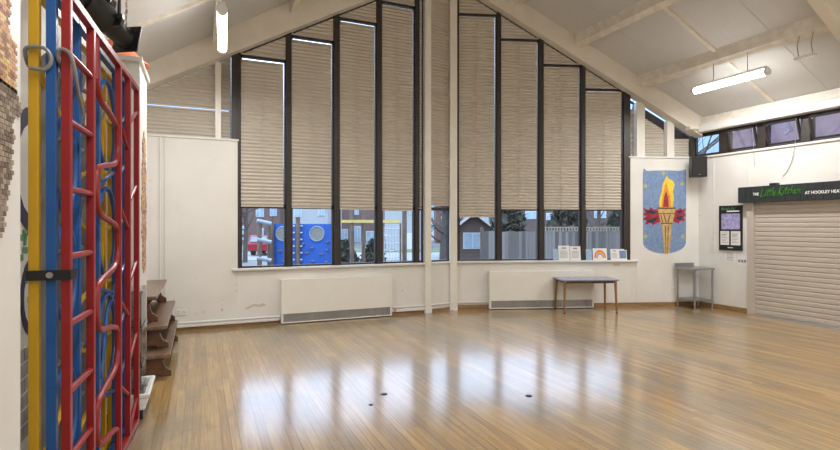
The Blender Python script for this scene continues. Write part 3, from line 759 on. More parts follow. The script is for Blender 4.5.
# steel corner table
ang = math.radians(-7.0)
NC = VF(4.845, 8.96, 0)
def SF(a, b, c): return (NC[0] + math.cos(ang) * a - math.sin(ang) * b, NC[1] + math.sin(ang) * a + math.cos(ang) * b, c)
st = thing('steel_table', SF(.2, .2, 0), 'stainless steel catering table with upstand in the far right corner', 'table')
MB(SF).box(-.045, .42, -.03, .42, .70, .735).build('top', M['steel'], st, bevel=.004)
MB(SF).box(-.045, .40, .405, .42, .735, .80).build('upstand', M['steel'], st)
MB(SF).box(0, .39, 0, .40, .145, .17).build('shelf', M['steel'], st)
for a, b in ((0, 0), (.39, 0), (0, .39), (.39, .39)):
    MB().tube([SF(a, b, 0), SF(a, b, .70)], .017, 10).build('leg', M['steel'], st, smooth=True)

# cards standing on the right window board
def stand(u0, u1, h, mat, label, name='leaflet', d=-.01, deco=None, cat='card', grp=None, tilt=.12):
    def SFc(a, b, c): return RF(a, d + b + (c - .858) * tilt, c)
    o = thing(name, RF((u0 + u1) / 2, d, .858), label, cat, grp)
    MB(SFc).box(u0, u1, 0, .004, .858, .858 + h).build('card', mat, o)
    if deco: deco(SFc, u0, u1, h, o)
    return o
def lines(F, u0, u1, h, o):
    m = MB(F); w_ = u1 - u0
    m.box(u0 + w_ * .3, u1 - w_ * .3, -.002, 0, .858 + h * .8, .858 + h * .88)
    for k in range(6): m.box(u0 + w_ * .14, u1 - w_ * (.14 + .1 * (k % 2)), -.002, 0, .858 + h * (.2 + .085 * k), .858 + h * (.225 + .085 * k))
    m.build('text_block', M['ink'], o)
def rainbow(F, u0, u1, h, o):
    cx_ = (u0 + u1) / 2; w_ = (u1 - u0) * .42
    for nm, mt, ra, rb_ in (('red_band', 'rainbow_r', 1, .82), ('yellow_band', 'rainbow_y', .82, .62), ('purple_band', 'rainbow_p', .62, .45)):
        pts = [(cx_ + w_ * ra * math.cos(PI * k / 12), .858 + h * .18 + h * .68 * ra * math.sin(PI * k / 12)) for k in range(13)]
        pts += [(cx_ + w_ * rb_ * math.cos(PI * k / 12), .858 + h * .18 + h * .68 * rb_ * math.sin(PI * k / 12)) for k in range(12, -1, -1)]
        MB(F).prism(pts, -.002, 0).build(nm, M[mt], o)
def block(F, u0, u1, h, o):
    MB(F).box(u0 + .015, u1 - .015, -.002, 0, .858 + h * .15, .858 + h * .85).build('picture', M['mblue'], o)
gl = 'cards stood along the right windowsill'
stand(3.235, 3.325, .21, M['paperblue'], 'narrow pale blue card on the windowsill, leftmost of the cards', grp=gl)
stand(3.33, 3.54, .265, M['paper'], 'tall white printed sheet on the sill beside the leftmost blue card', deco=lines, grp=gl, d=-.02)
stand(3.55, 3.745, .255, M['paper'], 'tall white printed sheet on the sill, just left of the window mullion', deco=lines, grp=gl, d=-.02)
stand(3.855, 3.965, .20, M['paperblue'], 'small pale blue card on the sill leaning left of the rainbow picture', grp=gl, d=.0)
stand(3.975, 4.24, .215, M['paper'], 'white card with a painted rainbow standing on the windowsill', name='rainbow_picture', deco=rainbow, cat='picture', grp=gl, d=-.025)
stand(4.31, 4.46, .20, M['paper'], 'white printed booklet on the sill right of the rainbow picture', deco=lines, grp=gl, d=-.025)
stand(4.465, 4.62, .20, M['paper'], 'white card with a blue picture at the right end of the sill', deco=block, grp=gl, d=-.022)

# stacked gymnasium benches behind the far pier
def bench(z0, h, x1, wid, y0, y1, label, legs=True):
    o = thing('wooden_bench', ((x1 - wid / 2), (y0 + y1) / 2, z0), label, 'bench', 'stacked low wooden benches')
    MB().box(x1 - wid, x1, y0, y1, z0 + h - .035, z0 + h).build('seat_plank', M['benchtop'], o, bevel=.006)
    MB().box(x1 - wid + .05, x1 - wid + .08, y0 + .1, y1 - .1, z0 + h - .12, z0 + h - .035).build('rail', M['darkwood'], o)
    for yy in (y0 + .12, y1 - .17):
        w0, w1 = x1 - wid, x1; hh = h - .035
        pts = [(w0 - .0, 0), (w0 + .09, 0), (w0 + .12, .03), (w1 - .12, .03), (w1 - .09, 0), (w1 + .005, 0), (w1 + .005, .05), (w1 - .05, .09), (w1 - .075, hh * .75), (w1 - .03, hh), (w0 + .03, hh), (w0 + .075, hh * .75), (w0 + .05, .09), (w0, .05)]
        MB().prism([(a, z0 + c) for a, c in pts], yy, yy + .05).build('leg', M['darkwood'], o, bevel=.004)
    return o
bench(0, .245, -.262, .40, 5.50, 7.45, 'lowest dark wooden bench of the stack behind the left pier, on the floor')
bench(.245, .245, -.30, .38, 5.68, 7.55, 'middle dark wooden bench in the stack by the left wall')
bench(.49, .28, -.405, .30, 5.84, 7.6, 'topmost dark wooden bench of the stack by the left wall')

# plastic boxes in front of the far pier
tag(MB().box(-.80, -.40, 4.44, 4.93, 0, .072).build('storage_crate', M['black'], bevel=.01), 'low black crate on the floor under the white tray', 'crate')
tr = thing('plastic_tray', (-.59, 4.68, .072), 'white rimmed plastic tray resting on the low black crate', 'tray')
MB().box(-.80, -.385, 4.44, 4.93, .072, .12).build('base', M['whiteplastic'], tr, bevel=.012)
MB().tube([(-.81, 4.43, .185), (-.365, 4.43, .185), (-.365, 4.94, .185), (-.81, 4.94, .185)], .018, 8, closed=True).build('rim', M['whiteplastic'], tr, smooth=True)
MB().box(-.81, -.795, 4.43, 4.94, .12, .185).box(-.39, -.372, 4.43, 4.94, .12, .185).box(-.795, -.39, 4.43, 4.445, .12, .185).box(-.795, -.39, 4.925, 4.94, .12, .185).build('wall', M['whiteplastic'], tr)
for k in range(3):
    z0 = .122 + k * .29
    b_ = thing('storage_box', (-.61, 4.70, z0), ['clear plastic storage box standing in the white tray, lowest of three', 'clear plastic storage box between two others in the stack by the pier', 'clear plastic storage box at the top of the stack by the pier'][k], 'box', 'clear storage boxes by the pier')
    m_ = MB(); m_.box(-.78, -.415, 4.48, 4.88, z0, z0 + .006).box(-.78, -.776, 4.48, 4.88, z0, z0 + .265).box(-.419, -.415, 4.48, 4.88, z0, z0 + .265).box(-.776, -.419, 4.48, 4.484, z0, z0 + .265).box(-.776, -.419, 4.876, 4.88, z0, z0 + .265)
    m_.build('body', M['clear'], b_)
    MB().box(-.79, -.405, 4.47, 4.89, z0 + .265, z0 + .288).build('lid', M['clear'], b_, bevel=.004)

# ------------------------------------------------------------------ climbing frames folded in the recess
FD = Vector((-.364, 1, 0)).normalized(); FD = Vector((CY * FD.x - SY * FD.y, SY * FD.x + CY * FD.y, 0))
FN = Vector((FD.y, -FD.x, 0))                       # towards the hall
F0 = Vector(VF(-1.552, 2.233, 0))
def frame_map(off, shift=0.0):
    def f(u, d, z):
        p = F0 + FD * (u + shift) + FN * (d - off)
        return (p.x, p.y, z)
    return f
HT = 2.54
def climbing_frame(off, mat, label, uprights, shift=0.0, length=1.68, rungs=True, extra=None, t=.02, near_w=.02):
    G = frame_map(off, shift)
    o = thing('climbing_apparatus', G(length / 2, 0, 0), label, 'climbing frame', 'wall climbing frames folded in the recess')
    for i, u in enumerate(uprights):
        MB(G).box(u - t, u + t, -near_w, near_w, .0, HT).build('upright', mat, o, bevel=.003)
    MB(G).box(-t, length + t, -t, t, HT - .04, HT).build('top_rail', mat, o, bevel=.003)
    MB(G).box(-t, length + t, -t, t, .012, .052).build('bottom_rail', mat, o, bevel=.003)
    if extra: extra(G, o, mat)
    return o
def smooth_path(pts, k=6):
    out = []
    n = len(pts)
    for i in range(n - 1):
        p0, p1, p2, p3 = (Vector(pts[max(0, i - 1)]), Vector(pts[i]), Vector(pts[i + 1]), Vector(pts[min(n - 1, i + 2)]))
        for j in range(k):
            s = j / k
            out.append(tuple(.5 * ((2 * p1) + (p2 - p0) * s + (2 * p0 - 5 * p1 + 4 * p2 - p3) * s * s + (3 * p1 - p0 - 3 * p2 + p3) * s ** 3)))
    out.append(tuple(pts[-1])); return out
def serpentine(G, ua, ub, z0, z1, period, first=1):
    """tube that swings between two uprights"""
    pts = []; z = z1; side = first; um = ua
    pts.append(G(ua, 0, z1)); z = z1 - .22; pts.append(G(ua, 0, z))
    while z > z0 + period * .5:
        a, b = (ua, ub) if side == 1 else (ub, ua)
        pts += [G(a, 0, z - .02), G(a + (b - a) * .16, 0, z - .10), G(a + (b - a) * .6, 0, z - .135), G(a + (b - a) * .93, 0, z - .17), G(b, 0, z - .24)]
        z -= period / 2; side = -side
    pts.append(G(ua if side == 1 else ub, 0, z0))
    return smooth_path(pts, 4)
def red_parts(G, o, mat):
    for z in (2.26, 1.96, 1.66, 1.36, 1.06, .76, .46, .17):
        MB().tube([G(0, 0, z), G(.397, 0, z)], .015, 8).build('rung', mat, o, smooth=True)
    MB().tube(serpentine(G, .50, 1.02, .05, HT - .03, .63), .0165, 8).build('serpentine_tube', mat, o, smooth=True)
    for z in (2.14, 1.60, 1.0, .45):
        MB().tube([G(1.08, 0, z + .02), G(1.353, 0, z - .12)], .013, 8).build('rung', mat, o, smooth=True)
    for z in (2.29, 1.74, 1.18, .64, .15):
        MB().tube([G(1.353, 0, z - .1), G(1.68, 0, z + .06)], .013, 8).build('rung', mat, o, smooth=True)
climbing_frame(0, M['red'], 'red tubular climbing frame, the outermost of the folded frames on the left', [0, .397, 1.05, 1.353, 1.68], t=.018, near_w=.0175, extra=red_parts)
def blue_parts(G, o, mat):
    for z in (2.2, 1.85, 1.5, 1.15, .8, .45):
        MB().tube([G(1.25, 0, z - .05), G(1.55, 0, z + .08)], .013, 8).build('rung', mat, o, smooth=True)
    for zc in (2.12, 1.46, .80):
        pts = [G(1.0 + .235 * math.cos(a), 0, zc + .27 * math.sin(a)) for a in [2 * PI * k / 28 for k in range(28)]]
        MB().tube(pts, .0145, 8, closed=True).build('oval_ring', mat, o, smooth=True)
    for z0, z1 in ((1.72, 1.86), (1.13, 1.05), (.50, .40)):
        MB().tube([G(.75, 0, z0), G(1.25, 0, z1)], .013, 8).build('rung', mat, o, smooth=True)
    MB().tube([G(.77, 0, .40), G(1.0, 0, .95), G(1.23, 0, 1.1)], .014, 8).build('rung', mat, o, smooth=True)
    for z in (1.78, 1.28, .62):
        pts = [G(.18 + .16 * math.cos(a), 0, z + .22 * math.sin(a)) for a in [2 * PI * k / 24 for k in range(24)]]
        MB().tube(pts, .013, 8, closed=True).build('oval_ring', mat, o, smooth=True)
climbing_frame(.055, M['blue'], 'blue climbing frame with oval rings, folded behind the red one', [0, .36, .75, 1.25, 1.55], length=1.62, t=.017, near_w=.019, extra=blue_parts)
def yellow_parts(G, o, mat):
    for z in (2.2, 1.84, 1.48, 1.12, .76, .4):
        MB().tube([G(1.2, 0, z), G(1.43, 0, z)], .013, 8).build('rung', mat, o, smooth=True)
    MB().tube(serpentine(G, .64, 1.16, .05, HT - .03, .7), .014, 8).build('serpentine_tube', mat, o, smooth=True)
    MB().tube([G(.02, 0, 2.2), G(.58, 0, 1.9)], .013, 8).build('rung', mat, o, smooth=True)
    MB().tube([G(.02, 0, .4), G(.58, 0, .7)], .013, 8).build('rung', mat, o, smooth=True)
climbing_frame(.118, M['yellow'], 'yellow climbing frame nearest the wall, behind the blue one', [0, .60, 1.2, 1.43, 1.66], length=1.66, t=.018, near_w=.019, extra=yellow_parts)
# grey hook-on ladders hung behind the frames
def ladder(off, label, ua, ub, zt):
    G = frame_map(off)
    o = thing('hook_ladder', G((ua + ub) / 2, 0, 0), label, 'ladder', 'grey hook-on ladders behind the frames')
    for u in (ua, ub):
        MB(G).box(u - .018, u + .018, -.031, .031, 0, zt).build('rail', M['grey'], o, bevel=.003)
    for k in range(7):
        z = .16 + .30 * k
        MB().tube([G(ua, 0, z), G(ub, 0, z)], .016, 8).build('rung', M['greylight'], o, smooth=True)
    for u in (ua, ub):
        pts = [G(u, 0, zt - .02), G(u, 0, zt + .03), G(u, .005, zt + .09)] + [G(u, .06 - .06 * math.cos(a), zt + .10 + .05 * math.sin(a)) for a in [PI * k / 8 for k in range(1, 8)]] + [G(u, .10, zt + .06), G(u, .085, zt + .03)]
        MB().tube(pts, .013, 8).build('hook', M['grey'], o, smooth=True)
    return o
l1 = ladder(.2, 'grey hook-on ladder behind the near end of the climbing frames, its hooks showing', .36, .63, 2.2)
GH = frame_map(0)
for pts in ([(.34, .19, 2.18), (.12, .158, 2.19), (.02, .150, 2.20), (-.03, .142, 2.245), (-.035, .11, 2.26), (-.035, .07, 2.255), (-.035, .05, 2.225), (-.036, .052, 2.19), (-.037, .075, 2.165), (-.037, .125, 2.168)],
            [(.60, .19, 2.18), (.30, .085, 2.20), (.02, .03, 2.20), (-.03, .026, 2.245), (-.035, .005, 2.26), (-.034, -.022, 2.24), (-.02, -.034, 2.18), (.02, -.036, 2.10), (.10, -.036, 2.02)]):
    MB().tube(smooth_path([GH(u, -o_, z) for u, o_, z in pts], 4),   .0085, 8).build('hook', M['grey'], l1, smooth=True)
ladder(.2, 'grey hook-on ladder further along behind the climbing frames', .74, 1.07, 2.12)
# strap round the near ends
G = frame_map(0, 0)
sr = thing('webbing_strap', G(-.03, -.06, 1.26), 'black webbing strap holding the folded climbing frames together', 'strap')
MB(G).box(-.030, -.024, -.141, .022, 1.262, 1.305).box(-.024, .06, .0178, .022, 1.262, 1.305).box(-.024, .06, -.141, -.1375, 1.262, 1.305).build('band', M['rubber'], sr)
MB().tube([G(-.030, -.055, 1.284), G(-.037, -.055, 1.284)], .013, 14).build('stud', M['silver'], sr)
# coat hooks and bottle brush on the recess wall seen between pier and frame
hk = thing('wall_hook', (-1.04, 2.62, 2.2), 'black and white hanging hook on the recess wall left of the yellow frame', 'hook')
MB().box(-1.05, -1.035, 2.60, 2.66, 2.2, 2.48).build('backplate', M['white'], hk)
MB().lathe([(.018, 2.42), (.02, 2.46), (.018, 2.5), (.002, 2.51)], -1.01, 2.63, 10).build('knob', M['black'], hk, smooth=True)
MB().tube([(-1.035, 2.63, 2.4), (-.99, 2.63, 2.36), (-.98, 2.63, 2.28), (-1.01, 2.63, 2.24)], .007, 6).build('wire', M['grey'], hk)

# painted board on the recess wall
pb = thing('painted_board', (-1.045, 4.05, .05), 'painted board with black rings, green spots and grey stones behind the frames', 'mural')
MB().box(-1.05, -1.042, 3.35, 4.75, .05, 2.6).build('board', M['white'], pb)
def ringpart(yc, zc, ro, ri, mat, nm):
    pts = []
    m = MB()
    for k in range(20):
        a0, a1 = 2 * PI * k / 20, 2 * PI * (k + 1) / 20
        m.prism_bc([(yc + ro * math.cos(a0), zc + ro * math.sin(a0)), (yc + ro * math.cos(a1), zc + ro * math.sin(a1)), (yc + ri * math.cos(a1), zc + ri * math.sin(a1)), (yc + ri * math.cos(a0), zc + ri * math.sin(a0))], -1.042, -1.038)
    m.build(nm, mat, pb)
ringpart(4.20, 1.87, .42, .31, M['mnavy'], 'ring'); ringpart(4.22, 1.02, .27, .20, M['mnavy'], 'ring')
m_ = MB()
for k in range(40):
    y_, z_ = random.uniform(3.75, 4.4), random.uniform(.95, 1.5)
    m_.box(-1.042, -1.037, y_, y_ + .05, z_, z_ + .04)
m_.build('green_spot', M['mgreen'], pb)
m_ = MB()
for j in range(6):
    for k in range(7):
        y_ = 3.37 + k * .19 + (j % 2) * .09; m_.box(-1.042, -1.037, y_, min(4.74, y_ + .17), .12 + j * .1, .205 + j * .1)
m_.build('grey_stone', M['mstone'], pb)

# brick mosaics on the piers
def mosaic(mapf, inside, u0, u1, z0, z1, tw, th, par, mat, name):
    m = MB(mapf); z = z0; r = 0
    while z < z1:
        u = u0 - (tw / 2 if r % 2 else 0)
        while u < u1:
            if inside(u + tw / 2, z + th / 2):
                j = lambda: random.uniform(-.05, .05) * th
                m.box(u + tw * .05 + j(), u + tw * .95 + j(), 0, .006, z + th * .06 + j(), z + th * .94 + j())
            u += tw
        z += th; r += 1
    if m.v: m.build(name, mat, par)
mo = thing('brick_mosaic', (-.55, 1.7, 1.4), 'brick patterned mosaic with a ragged edge on the near left pier', 'mosaic')
nearmap = lambda u, d, z: (-.55 + d, u, z)
def edge(z):
    pts = [(1.46, 1.90), (1.50, 1.945), (1.62, 1.985), (1.70, 2.012), (1.84, 2.018), (1.86, 2.08), (1.92, 2.085), (1.935, 2.045), (2.08, 2.045), (2.09, 1.985), (2.3, 1.985)]
    for (a, ya), (b, yb) in zip(pts, pts[1:]):
        if a <= z <= b: return ya + (yb - ya) * (z - a) / (b - a) + random.uniform(-.012, .008)
    return 1.0
mosaic(nearmap, lambda u, z: u < edge(z) - .012, 1.70, 2.09, 1.925, 2.26, .034, .0125, mo, M['mosaic'], 'warm_bricks')
mosaic(nearmap, lambda u, z: u < edge(z) - .012, 1.70, 2.09, 1.46, 1.925, .034, .0165, mo, M['mosaicdark'], 'dark_bricks')
mo2 = thing('brick_mosaic', (-.47, 5.42, 1.3), 'slim ragged strip of brick mosaic on the far left pier above the benches', 'mosaic')
farmap = lambda u, d, z: (-.485 + d, u, z)
mosaic(farmap, lambda u, z: abs(u - 5.45) < .05 + .16 * max(0, math.sin((z - 1.0) / 1.35 * PI)) ** .6 + .03 * math.sin(z * 23), 5.13, 5.72, 1.05, 2.38, .05, .022, mo2, M['mosaic'], 'bricks')

# theatre lantern and cones above the frames
ln = thing('stage_light', (-.62, 4.6, 2.95), 'black theatre lantern hanging above the climbing frames', 'stage light')
A = Vector((-.80, 4.30, 3.12)); B = Vector((-.535, 4.74, 3.0)); dv = (B - A)
def along(k): return tuple(A + dv * k)
m_ = MB(); m_.tube([along(0), along(.45)], .125, 16); m_.tube([along(-.06), along(.02)], .10, 16); m_.build('housing', M['black'], ln, smooth=True)
m_ = MB(); m_.tube([along(.4), along(.52)], .115, 16, .085); m_.tube([along(.5), along(.97)], .082, 16); m_.tube([along(.93), along(1.0)], .096, 16); m_.build('lens_tube', M['black'], ln, smooth=True)
fx = dv.normalized(); fy = fx.cross(Vector((0, 0, 1))).normalized(); fz = fy.cross(fx)
def LN(a, b, c): return tuple(A + dv * a + fy * b + fz * c)
MB(LN).box(.955, .985, -.112, .112, -.112, .112).build('gel_frame', M['black'], ln, bevel=.004)
m_ = MB(LN); m_.box(.44, .53, -.15, -.03, -.07, .05).box(.44, .53, -.06, .06, .06, .165).box(.46, .52, .05, .16, -.06, .04); m_.build('shutter_blade', M['black'], ln)
MB(LN).box(-.02, .36, -.10, .10, .09, .19).build('vent_hood', M['black'], ln, bevel=.012)
m_ = MB(); m_.tube([along(.965), along(1.003)], .07, 16); m_.build('lens', M['pane'], ln)
side = Vector((.95, -.3, 0)).normalized() * .15
mid = Vector(along(.38))
m_ = MB(); m_.tube([tuple(mid + side), tuple(mid + side + Vector((0, 0, .26))), tuple(mid - side + Vector((0, 0, .26))), tuple(mid - side)], .014, 6); m_.build('yoke', M['black'], ln)
m_ = MB(); m_.tube([tuple(mid + Vector((0, 0, .26))), tuple(mid + Vector((0, 0, .40)))], .02, 8); m_.build('clamp', M['black'], ln)
m_ = MB(); m_.tube([tuple(mid + side * 1.2), tuple(mid + side * .9)], .022, 10); m_.build('knob', M['black'], ln)
tag(MB().tube([(mid.x, 2.2, mid.z + .42), (mid.x, 5.6, mid.z + .42)], .024, 10).build('lighting_bar', M['steel'], smooth=True), 'steel bar near the ceiling carrying the theatre lantern', 'bar')
m_ = MB()
for k in range(9):
    z = 2.98 + k * .055
    m_.tube([(-.55, 4.78 + (.012 if k % 2 else -.012), z + .14), (-.55, 4.78 - (.012 if k % 2 else -.012), z + .18)], .010, 5)
tag(m_.build('safety_chain', M['silver']), 'short pale safety chain beside the theatre lantern', 'chain')
def cone(x, y, z, r, h, mat, label):
    tag(MB().lathe([(r, z), (r, z + .012), (r * .93, z + .02), (r * .22, z + h), (r * .14, z + h)], x, y, 24).build('marker_cone', mat, smooth=True), label, 'cone', None)
cone(-.70, 5.34, 2.972, .27, .20, M['orange'], 'flat orange marker cone lying on top of the far left pier')

# ------------------------------------------------------------------ luminaires
def luminaire(x, y0, y1, z, label, ztop, power, skew=0.0):
    o = thing('fluorescent_light', (x, (y0 + y1) / 2, z), label, 'light', 'suspended fluorescent battens')
    def S(a, b, c): return (x + a + skew * (b - (y0 + y1) / 2), b, c)
    MB(S).box(-.035, .035, y0 + .02, y1 - .02, z + .045, z + .08).build('spine', M['white'], o)
    MB().tube([S(0, y0, z), S(0, y1, z)], .048, 14).build('diffuser', M['tubelit'], o, smooth=True)
    for yy in (y0, y1 - .03): MB().tube([S(0, yy - .012, z), S(0, yy + .04, z)], .05, 14).build('end_cap', M['whiteplastic'], o, smooth=True)
    for yy in (y0 + (y1 - y0) * .25, y0 + (y1 - y0) * .7): MB().tube([S(0, yy, z + .07), S(0, yy, ztop)], .007, 6).build('suspension_rod', M['grille'], o)
    li = bpy.data.lights.new('lamp_glow', 'AREA'); li.shape = 'RECTANGLE'; li.size = .1; li.size_y = y1 - y0; li.energy = power; li.color = (1, .985, .96)
    lo = bpy.data.objects.new('lamp_glow', li); COL.objects.link(lo); lo.parent = o; lo.location = (0, 0, -.06)
    return o
PW = 52
luminaire(7.33, 4.60, 5.79, 3.66, 'glowing white fluorescent batten hanging below the right roof slope', 4.05, PW)
luminaire(.225, 5.30, 6.52, 3.60, 'glowing white fluorescent batten under the left roof slope, seen end on', 4.08, PW, skew=.04)
for x, zt in ((7.33, 4.05), (.22, 4.08)):
    sd = 'right' if x > 3 else 'left'
    for k, y in enumerate((1.6, -1.6)):
        luminaire(x, y - .6, y + .6, 3.62, 'fluorescent batten on the %s side of the hall, %s' % (sd, ['level with the camera', 'behind the camera'][k]), zt, PW * (1 if x > 3 else .55))
for k, y in enumerate((2.2, -1.8)):
    luminaire(3.73, y - .6, y + .6, 4.6, 'fluorescent batten under the ridge, %s' % ['just above the camera', 'behind the camera'][k], 6.3, PW * 1.3)
hb = thing('hanging_bracket', WF(3.9, -1.2, 3.71), 'small unlit white bar hanging on two wires below the right roof slope', 'bracket')
MB().box(7.28, 7.36, 4.00, 4.24, 3.70, 3.73).build('bar', M['white'], hb, bevel=.004)
for yy in (4.03, 4.2): MB().tube([(7.32, yy, 3.73), (7.32, yy + .02, 3.88), (7.32, yy - .01, 4.03)], .007, 6).build('wire', M['grille'], hb)

# ------------------------------------------------------------------ outside
GZ = -.45
struct(MB(VF).box(-60, 60, 8.9, 140, GZ - .1, GZ).build('ground', M['ground']))
rd = tag(MB(VF).box(-60, 1.6, 28, 36, GZ, GZ + .02).build('street', M['road']), 'pale grey street beyond the playground, left of the posts', 'road')
gv = MB(VF).box(-60, 9, 36.2, 39.5, GZ, GZ + .05).build('verge_grass', M['grass']); tag(gv, 'strip of green grass beyond the street', 'grass'); gv['kind'] = 'stuff'
def px(p, y): return (p - 420) / 508 * y
def house(p0, p1, Y, h, label, wallmat, wins, roofh=2.2, door=None, gable=False, dep=8, roofmat=None):
    x0, x1 = px(p0, Y), px(p1, Y)
    o = thing('house', VF((x0 + x1) / 2, Y + dep / 2, GZ), label, 'house', 'houses beyond the playground')
    MB(VF).box(x0, x1, Y, Y + dep, GZ, h).build('wall', wallmat, o)
    if gable:
        m_ = MB(VF); xm = (x0 + x1) / 2
        m_.prism([(x0 - .3, h - .15), (xm, h + roofh), (x1 + .3, h - .15), (x1 + .3, h - .33), (xm, h + roofh - .2), (x0 - .3, h - .33)], Y - .35, Y + dep)
        m_.build('roof', roofmat or M['rooftile'], o)
        MB(VF).prism([(x0, h), (xm, h + roofh - .2), (x1, h)], Y, Y + .2).build('gable', wallmat, o)
        MB(VF).prism([(x0 - .35, h - .2), (xm, h + roofh + .02), (x1 + .35, h - .2), (x1 + .35, h - .36), (xm, h + roofh - .16), (x0 - .35, h - .36)], Y - .40, Y - .35).build('bargeboard', M['upvc'], o)
    else:
        m_ = MB(VF); m_.prism_bc([(Y - .4, h - .1), (Y + dep / 2, h + roofh), (Y + dep + .4, h - .1)], x0 - .3, x1 + .3); m_.build('roof', roofmat or M['rooftile'], o)
    for (a, b, ya, yb) in wins:
        wx0, wx1 = px(a, Y), px(b, Y); z1, z0 = 1.5 - (ya - 225) / 508 * Y, 1.5 - (yb - 225) / 508 * Y
        f = MB(VF).box(wx0, wx1, Y - .06, Y + .02, z0, z1); f = f.build('window', M['upvc'], o)
        t_ = (wx1 - wx0) * .07; n_ = 2 if (wx1 - wx0) < 1.6 else 3
        for k in range(n_):
            a0 = wx0 + t_ + (wx1 - wx0 - t_) * k / n_; a1 = wx0 + (wx1 - wx0 - t_) * (k + 1) / n_
            MB(VF).box(a0, a1, Y - .08, Y - .06, z0 + t_, z1 - t_).build('pane', M['pane'], f)
    if door:
        a, b, ya, yb = door
        MB(VF).box(px(a, Y), px(b, Y), Y - .07, Y, 1.5 - (yb - 225) / 508 * Y, 1.5 - (ya - 225) / 508 * Y).build('door', M['upvc'], o)
    return o
house(216, 280, 52, 5.6, 'brick house with white windows across the street, far left in the window', M['brick'], [(256, 264, 207, 217), (240, 246, 226, 240), (258, 264, 228, 238), (270, 277, 208, 216)])
house(292, 328, 46, 5.2, 'pale rendered house rising behind the blue climbing wall', M['render'], [(294, 302, 208, 217), (318, 325, 208, 216)], door=None)
house(337, 380, 58, 5.4, 'red brick house with pale ground floor windows behind the wooden posts', M['brick'], [(341, 348, 229, 244), (354, 361, 226, 246), (366, 376, 231, 250), (354, 359, 210, 215)])
house(386, 424, 41, 4.6, 'dark roofed house with white garage front, left of the central post', M['render'], [(409, 415, 206, 214)], door=(406, 417, 233, 262), roofh=2.4)
house(436, 460, 54, 5.4, 'brick house seen in the narrow pane between the posts', M['brick'], [(441, 448, 216, 222), (441, 448, 242, 250)])
house(455, 492, 24, 1.42, 'brick bungalow with white gable edge and white window, right of the posts', M['brickdim'], [(463, 482, 232.5, 249)], roofh=.75, gable=True)
house(502, 562, 41.5, 4.1, 'dark roofed house behind the fence with bright upper windows', M['brickdim'], [(525, 538, 211, 219), (546, 558, 213, 220)], roofh=2.4)
house(572, 640, 44, 4.4, 'house behind the right end of the fence with a small white window', M['brickdim'], [(594, 606, 211, 218)], roofh=2.6)
nb = thing('neighbour_building', (14.5, 1.5, GZ), 'purple-grey tiled roof of the neighbouring building beyond the right windows', 'building')
MB().box(12.2, 17, -6, 9.2, GZ, 2.2).build('wall', M['brick'], nb)
MB().add([(11.9, -6.2, 2.1), (11.9, 9.3, 2.1), (15, 9.3, 6.2), (15, -6.2, 6.2), (18, 9.3, 2.1), (18, -6.2, 2.1)], [(0, 1, 2, 3), (3, 2, 4, 5), (0, 3, 5), (1, 2, 4), (0, 1, 4, 5)]).build('roof', M['roofpurple'], nb)
# fence
FY = 17.5
fe = thing('board_fence', VF(px(560, FY), FY, GZ), 'weathered close-boarded fence with trellis top behind the right windows', 'fence')
m_ = MB(VF); x = px(482, FY)
while x < px(690, FY):
    wd = .115; top_ = 1.28 + random.uniform(-.02, .02); m_.box(x, x + wd - .008, FY + random.uniform(0, .012), FY + .03, GZ, top_); x += wd
m_.build('boarding', M['fence'], fe)
m_ = MB(VF); m_.box(px(545, FY), px(690, FY), FY, FY + .04, 1.40, 1.44).box(px(545, FY), px(690, FY), FY, FY + .04, 1.28, 1.31); x = px(545, FY)
while x < px(690, FY): m_.box(x, x + .05, FY - .01, FY + .02, 1.28, 1.42); x += .1
m_.build('trellis', M['trellis'], fe)
for p in (482, 545, 608, 670): MB(VF).box(px(p, FY) - .05, px(p, FY) + .05, FY + .03, FY + .13, GZ, 1.42).build('post', M['log'], fe)
# trees
def tree(X_, Y_, h, label, seed, spread=1.0, r=.16):
    rnd = random.Random(seed); o = thing('bare_tree', VF(X_, Y_, GZ), label, 'tree', 'bare winter trees')
    MB().tube([VF(X_, Y_, GZ), VF(X_ + .05, Y_, GZ + h * .4), VF(X_ + .1, Y_ + .1, GZ + h * .75)], r, 8, r * .5).build('trunk', M['bark'], o, smooth=True)
    m_ = MB()
    for k in range(34 if spread > 1 else 22):
        z = GZ + h * rnd.uniform(.25, .75); a = rnd.uniform(0, 2 * PI); l = h * rnd.uniform(.18, .38) * spread
        p = Vector((X_ + .05, Y_, z)); q = p + Vector((math.cos(a) * l, math.sin(a) * l, l * rnd.uniform(.3, 1.0)))
        mdl = (p + q) / 2 + Vector((0, 0, -.08 * l))
        m_.tube([VF(*p), VF(*mdl), VF(*q)], r * .28, 5, r * .1)
        for j in range(4):
            t0 = mdl + (q - mdl) * rnd.uniform(0, .9); t1 = t0 + Vector((rnd.uniform(-1, 1), rnd.uniform(-1, 1), rnd.uniform(.1, 1))) * l * .35
            m_.tube([VF(*t0), VF(*t1)], r * .11, 4, r * .05)
    m_.build('branches', M['bark'], o)
tree(px(245, 26.5), 26.5, 4.4, 'bare street tree at the left edge of the left window bank', 3, r=.13)
tree(px(443, 22), 22, 4.4, 'bare tree seen through the narrow pane between the posts', 5, r=.2)
tree(px(598, 31), 31, 5.2, 'bare tree standing behind the right end of the fence', 8)
tree(px(688, 20), 20, 9, 'spreading bare tree seen through the first high window on the right', 12, 1.5, r=.16)
